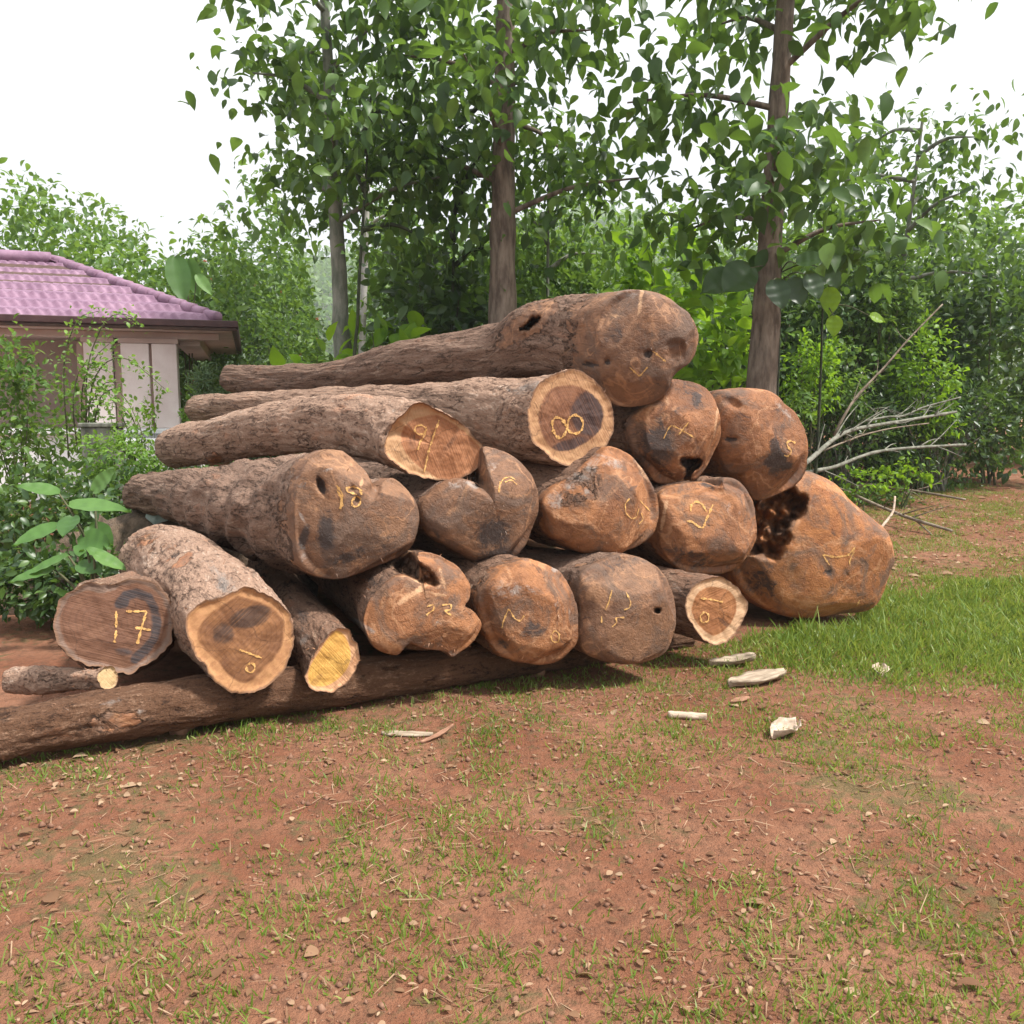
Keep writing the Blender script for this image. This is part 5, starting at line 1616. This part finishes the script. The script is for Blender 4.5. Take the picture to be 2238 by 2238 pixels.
shrub("leafy_bush", "low dark ground plants between the pale-barked log and the broad leaves", XY(262, 6.9), 6.9, (0.5, 0.4, 0.16), 0.12, 0.06, 900, 50, 'broad', L_DARK, "bushes at the left", ratio=0.5)
shrub("leafy_bush", "tall bush outside the left end of the pavilion eave", XY(40, 9.6), 9.6, (0.6, 0.5, 1.1), 1.1, 0.08, 2800, 90, 'broad', L_MID, "bushes at the left", ratio=0.5)
shrub("leafy_bush", "dark green plants covering the bank behind the log chalked 17", XY(150, 6.15), 6.15, (0.75, 0.3, 0.28), 0.36, 0.075, 1700, 70, 'broad', L_DARK, "bushes at the left", ratio=0.5)
shrub("leafy_bush", "wide low bush at the far left behind the strap-leaved plant", XY(80, 7.2), 7.2, (0.8, 0.6, 0.55), 0.55, 0.09, 2000, 70, 'broad', L_DARK, "bushes at the left", ratio=0.5)
shrub("leafy_bush", "small bright shrub growing between the two right pavilion columns", XY(337, 12.9), 12.9, (0.11, 0.1, 0.36), 1.42, 0.08, 90, 20, 'broad', L_BRIGHT, "bushes at the left", ratio=0.45)
shrub("leafy_bush", "yellow-green bush at the right foot of the pavilion's corner column", XY(428, 12.9), 12.9, (0.18, 0.2, 0.35), 1.25, 0.08, 300, 34, 'broad', L_VINE, "bushes at the left", ratio=0.5)
shrub("leafy_bush", "dark bush between the thin ends of the logs chalked 9 and 18", XY(340, 10.4), 10.4, (0.75, 0.4, 0.5), 0.55, 0.07, 1800, 60, 'broad', L_DARK, "bushes at the left", ratio=0.5)
shrub("leafy_bush", "grey-green spiky bush behind the thin end of the second longest log", XY(455, 12.6), 12.6, (0.28, 0.25, 0.25), 1.72, 0.11, 380, 44, 'broad', L_FINE, "bushes at the left", ratio=0.18)


def vine(label, X, Y, sprays, m):
    """arching sprays of small paired leaflets"""
    z0 = float(gz(X, Y))
    o = empty("climbing_vine", (X, Y, z0))
    org = np.array([X, Y, z0])
    parts, pos, dr, up, L = [], [], [], [], []
    for sp in sprays:
        pts = np.array([P(x, y, yy) for x, y, yy in sp]) - org
        u, q = catmull_open(np.column_stack([pts, np.full(len(pts), 0.006)]), lambda a: 0.03)
        parts.append(tube(pts, np.linspace(0.009, 0.003, len(pts)), 6))
        c = q[:, :3]
        t = unit(np.gradient(c, axis=0))
        for i in range(len(c)):
            for k in range(random.choice((2, 3))):
                a = random.uniform(-1, 1)
                d = t[i] * 0.4 + rng.normal(size=3) * 0.8
                pos.append(c[i] + rng.normal(size=3) * 0.05)
                dr.append(d)
                up.append(np.array([0, -0.3, 1]) + rng.normal(size=3) * 0.5)
                L.append(random.uniform(0.035, 0.075))
    L = np.array(L)
    me = leaves_mesh("foliage", np.array(pos), np.array(dr), np.array(up), L, L * 0.6, 'broad')
    link("foliage", me, m, o)
    V, F = join(parts)
    link("stems", mesh("stems", V, F), M_STEM, o)
    tag(o, label, "vine", "vines at the left")
    return o


vine("bright green vine arching from the left edge across the pavilion columns", XY(200, 9.2), 9.2,
     [[(190, 1000, 9.2), (200, 850, 9.1), (235, 790, 9.1), (280, 785, 9.1), (320, 815, 9.0), (360, 850, 9.0)], [(190, 1000, 9.2), (190, 820, 9.2), (215, 730, 9.2), (245, 690, 9.2), (285, 690, 9.1), (298, 715, 9.1)],
      [(180, 1000, 9.3), (180, 850, 9.2), (210, 780, 9.2), (240, 750, 9.2)], [(200, 1000, 9.2), (215, 880, 9.1), (250, 850, 9.0), (280, 880, 9.0), (300, 920, 9.0)], [(150, 1000, 9.3), (140, 800, 9.3), (170, 700, 9.3), (215, 680, 9.3)],
      [(185, 990, 9.2), (190, 900, 9.1), (225, 840, 9.0), (262, 835, 9.0)], [(170, 990, 9.2), (160, 880, 9.1), (180, 800, 9.1), (230, 810, 9.0)]], L_VINE)
vine("dense bright vine trailing down beside the concrete post", XY(275, 8.7), 8.7,
     [[(290, 1020, 8.7), (285, 960, 8.7), (262, 900, 8.7), (235, 860, 8.7), (200, 840, 8.7)], [(295, 1010, 8.7), (300, 950, 8.7), (285, 905, 8.7), (255, 880, 8.6), (222, 885, 8.6)], [(280, 1020, 8.7), (310, 970, 8.6), (305, 930, 8.6), (290, 900, 8.6)],
      [(300, 1020, 8.7), (270, 985, 8.6), (250, 940, 8.7), (240, 905, 8.7)]], L_VINE)

# concrete post
def boxv(x0, x1, y0, y1, z0, z1):
    V = [(x0, y0, z0), (x1, y0, z0), (x1, y1, z0), (x0, y1, z0), (x0, y0, z1), (x1, y0, z1), (x1, y1, z1), (x0, y1, z1)]
    F = [[0, 3, 2, 1], [4, 5, 6, 7], [0, 1, 5, 4], [1, 2, 6, 5], [2, 3, 7, 6], [3, 0, 4, 7]]
    return np.array(V), F


def bevel(o, w=0.01, seg=2):
    md = o.modifiers.new("bevel", 'BEVEL')
    md.width = w
    md.segments = seg
    md.limit_method = 'ANGLE'
    return o


M_CONC = simple("stained_concrete", (0.10, 0.105, 0.085), (0.27, 0.27, 0.23), 6, 0.95, 0.01, 0.15, (1.5, 1.5, 0.4), 40)
xc, yc = XY(228, 9.0), 9.0
zt = P(228, 924, 9.0)[2]
post = empty("concrete_post", (xc, yc, float(gz(xc, yc))))
g0 = float(gz(xc, yc))
bevel(link("shaft", mesh("shaft", *boxv(-0.16, 0.16, -0.15, 0.15, -0.1, zt - g0 - 0.05), False), M_CONC, post), 0.012)
bevel(link("cap", mesh("cap", *boxv(-0.18, 0.18, -0.17, 0.17, zt - g0 - 0.047, zt - g0), False), M_CONC, post), 0.012)
tag(post, "squat weathered concrete post at the left, half hidden by vines", "post")

# wooden block that keeps the bearer off the ground
pv_, pf_ = tube([(-0.02, -0.20, 0.0), (0.0, 0.0, 0.0), (0.02, 0.25, 0.0)], [0.045, 0.05, 0.045], 14, lump=0.15, seed=5)
blk = link("support_block", mesh("support_block", pv_, pf_), M_CHIPR)
pb = P(395, 1600, 4.1)
blk.location = (pb[0], pb[1] + 0.20, 0.01)
tag(blk, "short reddish wood block propping the long bearer log off the ground", "wood block")
pb = P(1180, 1462, 5.2)
blk2 = link("support_block", blk.data)
blk2.location = (pb[0], pb[1] + 0.05, 0.02)
tag(blk2, "short wood block under the bearer log below the butt chalked 13", "wood block")

# blue-grey stone
bm_v, bm_f = tube([(-0.13, 0, 0.05), (0, 0, 0.06), (0.14, 0, 0.045)], [0.05, 0.085, 0.045], 14, lump=0.5, seed=4)
st = link("stone", mesh("stone", bm_v, bm_f), simple("blue_grey_stone", (0.22, 0.27, 0.25), (0.38, 0.44, 0.41), 9, 0.9, 0.01))
p = P(360, 1142, 6.9)
st.location = (p[0], p[1], p[2] - 0.02)
tag(st, "blue-grey stone between the log chalked 18 and the pale-barked log", "stone")
# earth bank that the stone and low plants rest on
bank_v, bank_f = tube([(-1.3, 0, -0.15), (-0.4, 0, -0.02), (0.5, 0, 0.0), (1.1, 0.2, -0.15)], [0.35, 0.6, 0.6, 0.3], 24, lump=0.3, seed=9)
bank = link("earth_mound", mesh("earth_mound", bank_v, bank_f), simple("dark_earth", (0.06, 0.045, 0.03), (0.16, 0.11, 0.075), 12, 0.95, 0.03))
bank.location = (p[0], p[1] + 0.1, p[2] - 0.58)
tag(bank, kind="structure")

# ------------------------------------------------------------------ pavilion at the left
def build_house():
    Yf = 13.4          # eave line
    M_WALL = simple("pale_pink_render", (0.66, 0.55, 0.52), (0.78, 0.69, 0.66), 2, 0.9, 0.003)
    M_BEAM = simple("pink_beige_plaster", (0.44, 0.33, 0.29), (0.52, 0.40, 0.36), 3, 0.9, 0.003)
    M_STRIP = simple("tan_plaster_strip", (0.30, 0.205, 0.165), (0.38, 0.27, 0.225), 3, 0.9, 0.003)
    M_GUT = simple("maroon_gutter", (0.045, 0.020, 0.020), (0.075, 0.035, 0.033), 5, 0.5, 0.002)
    M_WHITE = simple("white_paint", (0.72, 0.72, 0.72), (0.82, 0.82, 0.82), 4, 0.8, 0.003)
    M_TILE = simple("lilac_roof_tile", (0.185, 0.100, 0.155), (0.29, 0.175, 0.245), 4, 0.6, 0.003, 0.3)
    M_DARKW = simple("brown_timber", (0.06, 0.035, 0.028), (0.10, 0.06, 0.045), 8, 0.7, 0.003)
    cor = P(520, 708, Yf)
    xr, ze = cor[0], cor[2]
    depth = 5.6
    ox, oy = xr, Yf
    g = float(gz(xr, Yf))
    o = empty("pavilion", (xr, Yf, g))
    ang = math.radians(17.0)
    o.rotation_euler = (0, 0, ang)

    def part(name, v, f, m, bev=0.0, par=None, smooth_=False):
        q = link(name, mesh(name, v, f, smooth_), m, par or o)
        if bev:
            bevel(q, bev)
        return q
    E = ze - g                   # eave height above local ground
    # roof surface with tile relief : front slope and side slope
    run, rise = depth / 2, 1.22
    inset = 0.30

    def slope(front=True):
        rows, per = 7, 7
        nv = rows * per
        nu = 460
        Lx = 8.0
        V, F = [], []
        for i in range(nv + 1):
            a = i / nv
            row = a * rows
            fr = row - math.floor(row - 1e-6)
            if i == nv:
                fr = 1
            lift = 0.085 * (1 - fr)
            for j in range(nu + 1):
                b = j / nu
                w = 0.020 * (1 - 0.55 * fr) * math.cos(b * Lx / 0.145 * 2 * math.pi)
                h = lift + w
                if front:
                    x = -inset - a * run - b * (Lx)
                    y = inset * 0.6 + a * run
                else:
                    x = -inset - a * run
                    y = inset * 0.6 + a * run + b * (depth - 2 * (inset * 0.6) - 2 * a * run)
                V.append((x, y, E + 0.05 + a * rise + h))
        for i in range(nv):
            for j in range(nu):
                a = i * (nu + 1) + j
                q = [a, a + 1, a + nu + 2, a + nu + 1]
                F.append(q[::-1] if front else q)
        return np.array(V), F
    roof = part("roof", *slope(True), M_TILE)
    part("roof", *slope(False), M_TILE)
    # rest of the roof underside/back (closed solid)
    Lx = 8.0
    V = np.array([(-inset, inset * .6, E + 0.02), (-inset - Lx, inset * .6, E + 0.02), (-inset - Lx, depth - inset * .6, E + 0.02), (-inset, depth - inset * .6, E + 0.02), (-inset - run, run, E + rise + 0.02), (-inset - Lx, run, E + rise + 0.02)])
    part("roof_deck", V, [[0, 1, 2, 3], [0, 4, 5, 1], [3, 2, 5, 4], [0, 3, 4], [1, 5, 2]], M_DARKW)
    # hip ridge tiles
    hv = []
    n = 16
    for k in range(n):
        a0, a1 = k / n, (k + 1) / n + 0.01
        p0 = np.array([-inset - a0 * run, inset * .6 + a0 * run, E + 0.10 + a0 * rise])
        p1 = np.array([-inset - a1 * run, inset * .6 + a1 * run, E + 0.085 + a1 * rise])
        hv.append(tube([p0, (p0 + p1) / 2, p1], [0.10, 0.095, 0.088], 10))
    part("hip_tiles", *join(hv), M_TILE, smooth_=True)
    part("hip_tiles", *tube([(-inset - run, run, E + rise + .08), (-5, run, E + rise + .09), (-inset - Lx, run, E + rise + .08)], [.11, .11, .11], 10), M_TILE, smooth_=True)
    # gutter and fascia
    part("gutter", *join([boxv(-Lx, 0, -0.02, 0.10, E - 0.06, E + 0.045), boxv(-0.103, 0, 0.103, depth, E - 0.06, E + 0.045)]), M_GUT, 0.012)
    part("fascia", *join([boxv(-Lx, -0.02, 0.012, 0.09, E - 0.105, E - 0.063), boxv(-0.09, -0.012, 0.10, depth, E - 0.105, E - 0.063)]), M_DARKW, 0.006)
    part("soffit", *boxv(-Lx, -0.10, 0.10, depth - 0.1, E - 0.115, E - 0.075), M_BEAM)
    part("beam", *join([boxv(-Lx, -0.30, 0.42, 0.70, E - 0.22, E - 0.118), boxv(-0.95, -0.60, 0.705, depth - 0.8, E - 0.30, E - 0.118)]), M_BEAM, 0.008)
    # columns
    Yc = 0.55
    base = P(372, 935, Yf + 0.5)[2] - g

    def colx(px):
        k = (px - 1119) / FPX
        return (k * (Yf + 0.4 * math.cos(ang)) - xr + 0.4 * math.sin(ang)) / (math.cos(ang) - k * math.sin(ang))
    for (a, b_, dy) in ((343, 397, 0.0), (276, 337, 0.0), (196, 258, 0.0)):
        x0, x1 = colx(a), colx(b_)
        c = part("column", *boxv(x0, x1, 0.40, 0.40 + (x1 - x0), base + 0.003, E - 0.30), M_WALL, 0.012)
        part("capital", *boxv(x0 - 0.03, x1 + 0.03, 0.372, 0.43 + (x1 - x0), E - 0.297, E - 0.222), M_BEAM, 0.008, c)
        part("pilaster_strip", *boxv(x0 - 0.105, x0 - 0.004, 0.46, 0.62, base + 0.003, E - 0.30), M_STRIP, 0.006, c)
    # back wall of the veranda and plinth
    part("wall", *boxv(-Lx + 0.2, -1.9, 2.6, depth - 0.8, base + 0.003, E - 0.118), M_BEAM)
    part("plinth", *boxv(-Lx + 0.1, -0.75, 0.2, depth - 0.6, -0.4, base - 0.08), M_WHITE, 0.01)
    part("floor_slab", *boxv(-Lx + 0.05, -0.68, 0.10, depth - 0.55, base - 0.077, base), M_WHITE, 0.015)
    # sloping white stair cheek in front
    v, f = boxv(-1.9, -0.7, -0.9, 0.095, -0.4, base - 0.14)
    part("steps", v, f, M_WHITE, 0.02)
    tag(o, "pale pink columned pavilion with a lilac tiled hip roof at the left", "pavilion")


build_house()

# banana-like leaf over the roof corner
broadleaf_plant("banana plant with large drooping leaves behind the pavilion roof", XY(420, 15.6), 15.6,
                [(382, 560, 15.5, 0.95, 0.42, (0.25, -0.3, -0.9), (0.2, -0.9, 0.2), 0.25), (412, 565, 15.6, 0.75, 0.36, (0.25, -0.2, -0.9), (-0.2, -0.9, 0.2), 0.4), (430, 600, 15.4, 0.5, 0.2, (0.5, -0.2, -0.6), (0, -0.8, 0.6), 0.95)], L_BROAD, "banana_plant", "banana plant", "banana plant")
# large teak leaves hanging low upper right; backlight and shade put into leaf colour
broadleaf_plant("large bright leaves hanging right of the brown trunk, backlight put into their colour", XY(1782, 11.0), 11.0,
                [(1812, 628, 10.8, 0.36, 0.27, (0.05, -0.05, -1), (0.1, -1, 0.1), 0.95), (1822, 690, 10.7, 0.27, 0.21, (0.02, -0.1, -1), (0.0, -1, 0.1), 1.0), (1900, 690, 11.0, 0.22, 0.16, (0.8, -0.1, -0.3), (0, -0.8, 0.6), 0.95)], L_BRIGHT,
                "teak_sapling", "teak saplings", "sapling", top=3.3)
broadleaf_plant("sapling with very large leaves coloured as if shaded, around the top of the brown trunk", XY(1690, 11.3), 11.3,
                [(1690, 612, 9.8, 0.38, 0.29, (0.25, -0.3, -0.9), (0.1, -1, 0.2), 0.0), (1728, 610, 9.9, 0.36, 0.27, (0.3, -0.3, -0.8), (-0.1, -1, 0.3), 0.1), (1765, 600, 9.9, 0.34, 0.26, (0.3, -0.3, -0.8), (0.2, -1, 0.4), 0.15),
                 (1640, 585, 9.9, 0.5, 0.4, (-0.6, -0.3, -0.5), (0, -1, 0.5), 0.2), (1600, 600, 10, 0.45, 0.35, (-0.7, -0.2, -0.4), (0, -1, 0.5), 0.3), (1740, 575, 9.9, 0.36, 0.26, (0.6, -0.3, 0.1), (0, -0.8, 0.7), 0.3),
                 (1800, 585, 10.2, 0.32, 0.24, (0.5, -0.2, -0.7), (0, -1, 0.4), 0.5)], L_DARK, "teak_sapling", "teak saplings", "sapling", top=3.9)


# ------------------------------------------------------------------ wood at the back and hill
def build_thicket():
    N = 100000
    x = rng.uniform(-15, 16, N)
    y = rng.uniform(16.5, 22, N)
    top = np.array([5.0 + 1.6 * mn.noise(Vector((a * 0.35, 3.1, 0))) + 0.8 * mn.noise(Vector((a * 1.3, 7, 0))) for a in x])
    gap = np.exp(-((x / y * FPX + 1119 - 725) / 48) ** 2)
    top = top * (1 - 0.72 * gap)
    z = gz(x, y) + rng.random(N) ** 0.8 * top + rng.normal(size=N) * 0.2
    cl = np.array([mn.noise(Vector((a * 1.1, b * 1.1, c * 1.3))) for a, b, c in zip(x, y, z)])
    k = cl > -0.12 + 0.25 * rng.random(N) - 0.15
    x, y, z, cl = x[k], y[k], z[k], cl[k]
    N = len(x)
    L = 0.16 * (0.6 + 0.9 * rng.random(N))
    me = leaves_mesh("thicket", np.stack([x, y, z], 1), rng.normal(size=(N, 3)) + np.array([0, 0, -.3]), rng.normal(size=(N, 3)) * .6 + np.array([0, -.3, 1]), L, L * .55, 'broad', np.clip(0.5 + cl * 0.6 + rng.normal(size=N) * .2, 0, 1))
    tag(link("thicket", me, L_MID), "dense green thicket closing off the view behind the trees", "thicket", kind="stuff")


build_thicket()


def build_hill():
    xs = np.linspace(-320, 320, 120)
    ys = np.linspace(140, 400, 60)
    XX, YY = np.meshgrid(xs, ys)

    def hz(x, y):
        return 0.72 + smooth(y, 145, 350) * (52 + 16 * np.sin(x * 0.015 + 1) + 6 * np.sin(x * 0.06))
    ZZ = hz(XX, YY)
    V = np.stack([XX.ravel(), YY.ravel(), ZZ.ravel()], 1)
    nx = len(xs)
    i = np.arange(len(ys) - 1)[:, None] * nx + np.arange(nx - 1)[None]
    F = np.stack([i, i + 1, i + nx + 1, i + nx], -1).reshape(-1, 4)
    tag(link("hill", mesh("hill", V, F), simple("hill_soil", (0.05, 0.07, 0.03), (0.09, 0.11, 0.05), 0.2, 0.95, 0.02)), kind="structure")
    N = 42000
    x = rng.uniform(-0.62, 0.4, N)
    y = rng.uniform(145, 380, N)
    x = x * y
    z = hz(x, y)
    cl = np.array([mn.noise(Vector((a * 0.12, b * 0.12, 1))) for a, b in zip(x, y)])
    z += rng.random(N) * (7 + 6 * cl)
    L = 1.9 * (0.6 + 0.9 * rng.random(N))
    me = leaves_mesh("hill_forest", np.stack([x, y, z], 1), rng.normal(size=(N, 3)), rng.normal(size=(N, 3)) * .6 + np.array([0, -.3, 1]), L, L * .7, 'broad', np.clip(.5 + cl * .6, 0, 1))
    tag(link("hill_forest", me, L_MID), "distant wooded hillside fading in the haze", "forest", kind="stuff")


build_hill()

# ------------------------------------------------------------------ haze
HAZE = True
if HAZE:
    v, f = boxv(-330, 330, -21, 420, -1.4, 92)
    b = NB("haze_air")
    vol = b.n.new("ShaderNodeVolumePrincipled")
    vol.inputs["Color"].default_value = (0.88, 0.93, 0.95, 1)
    vol.inputs["Density"].default_value = 0.0009
    vol.inputs["Anisotropy"].default_value = 0.2
    b.l.new(vol.outputs[0], b.out.inputs["Volume"])
    hz = link("haze", mesh("haze", v, f, False), b.m)
    tag(hz, kind="stuff")

# ------------------------------------------------------------------ light
SUN_EL, SUN_AZ = math.radians(57), math.radians(108)      # azimuth measured clockwise from +Y
w = bpy.data.worlds.new("World")
S.world = w
w.use_nodes = True
nt = w.node_tree
nt.nodes.clear()
sky = nt.nodes.new("ShaderNodeTexSky")
sky.sky_type = 'NISHITA'
sky.sun_disc = False
sky.sun_elevation = SUN_EL
sky.sun_rotation = SUN_AZ
sky.dust_density = 3
tc = nt.nodes.new("ShaderNodeTexCoord")
nz = nt.nodes.new("ShaderNodeTexNoise")
nz.inputs["Scale"].default_value = 2.4
nz.inputs["Detail"].default_value = 7
nt.links.new(tc.outputs["Generated"], nz.inputs["Vector"])
cr = nt.nodes.new("ShaderNodeMapRange")
cr.inputs["From Min"].default_value = 0.3
cr.inputs["From Max"].default_value = 0.7
cr.inputs["To Min"].default_value = 0.78
cr.inputs["To Max"].default_value = 1.0
nt.links.new(nz.outputs["Fac"], cr.inputs["Value"])
mx = nt.nodes.new("ShaderNodeMix")
mx.data_type = 'RGBA'
nt.links.new(cr.outputs["Result"], mx.inputs[0])
nt.links.new(sky.outputs[0], mx.inputs[6])
sepx = nt.nodes.new("ShaderNodeSeparateXYZ")
nt.links.new(tc.outputs["Generated"], sepx.inputs[0])
gr_ = nt.nodes.new("ShaderNodeMapRange")          # overcast sky: zenith about three times the horizon
gr_.inputs["From Min"].default_value = 0.0
gr_.inputs["From Max"].default_value = 1.0
gr_.inputs["To Min"].default_value = 0.45
gr_.inputs["To Max"].default_value = 1.0
nt.links.new(sepx.outputs["Z"], gr_.inputs["Value"])
cm = nt.nodes.new("ShaderNodeMix")
cm.data_type = 'RGBA'
cm.inputs[6].default_value = (0, 0, 0, 1)
cm.inputs[7].default_value = (10.2, 10.3, 10.5, 1)
nt.links.new(gr_.outputs["Result"], cm.inputs[0])
nt.links.new(cm.outputs[2], mx.inputs[7])
bg = nt.nodes.new("ShaderNodeBackground")
bg.inputs["Strength"].default_value = 0.10
nt.links.new(mx.outputs[2], bg.inputs["Color"])
wo = nt.nodes.new("ShaderNodeOutputWorld")
nt.links.new(bg.outputs[0], wo.inputs["Surface"])

ld = bpy.data.lights.new("sun", 'SUN')
ld.energy = 3.9
ld.angle = math.radians(7)
ld.color = (1.0, 0.955, 0.90)
lo = bpy.data.objects.new("sun", ld)
COL.objects.link(lo)
sd = Vector((math.sin(SUN_AZ) * math.cos(SUN_EL), math.cos(SUN_AZ) * math.cos(SUN_EL), math.sin(SUN_EL)))
lo.rotation_euler = sd.to_track_quat('Z', 'Y').to_euler()

S.view_settings.view_transform = 'Standard'
S.view_settings.look = 'None'
S.view_settings.exposure = 0.97
S.view_settings.gamma = 1.0
S.render.engine = 'CYCLES'
S.cycles.use_denoising = True
S.cycles.max_bounces = 8
S.cycles.transparent_max_bounces = 8
S.cycles.volume_bounces = 0
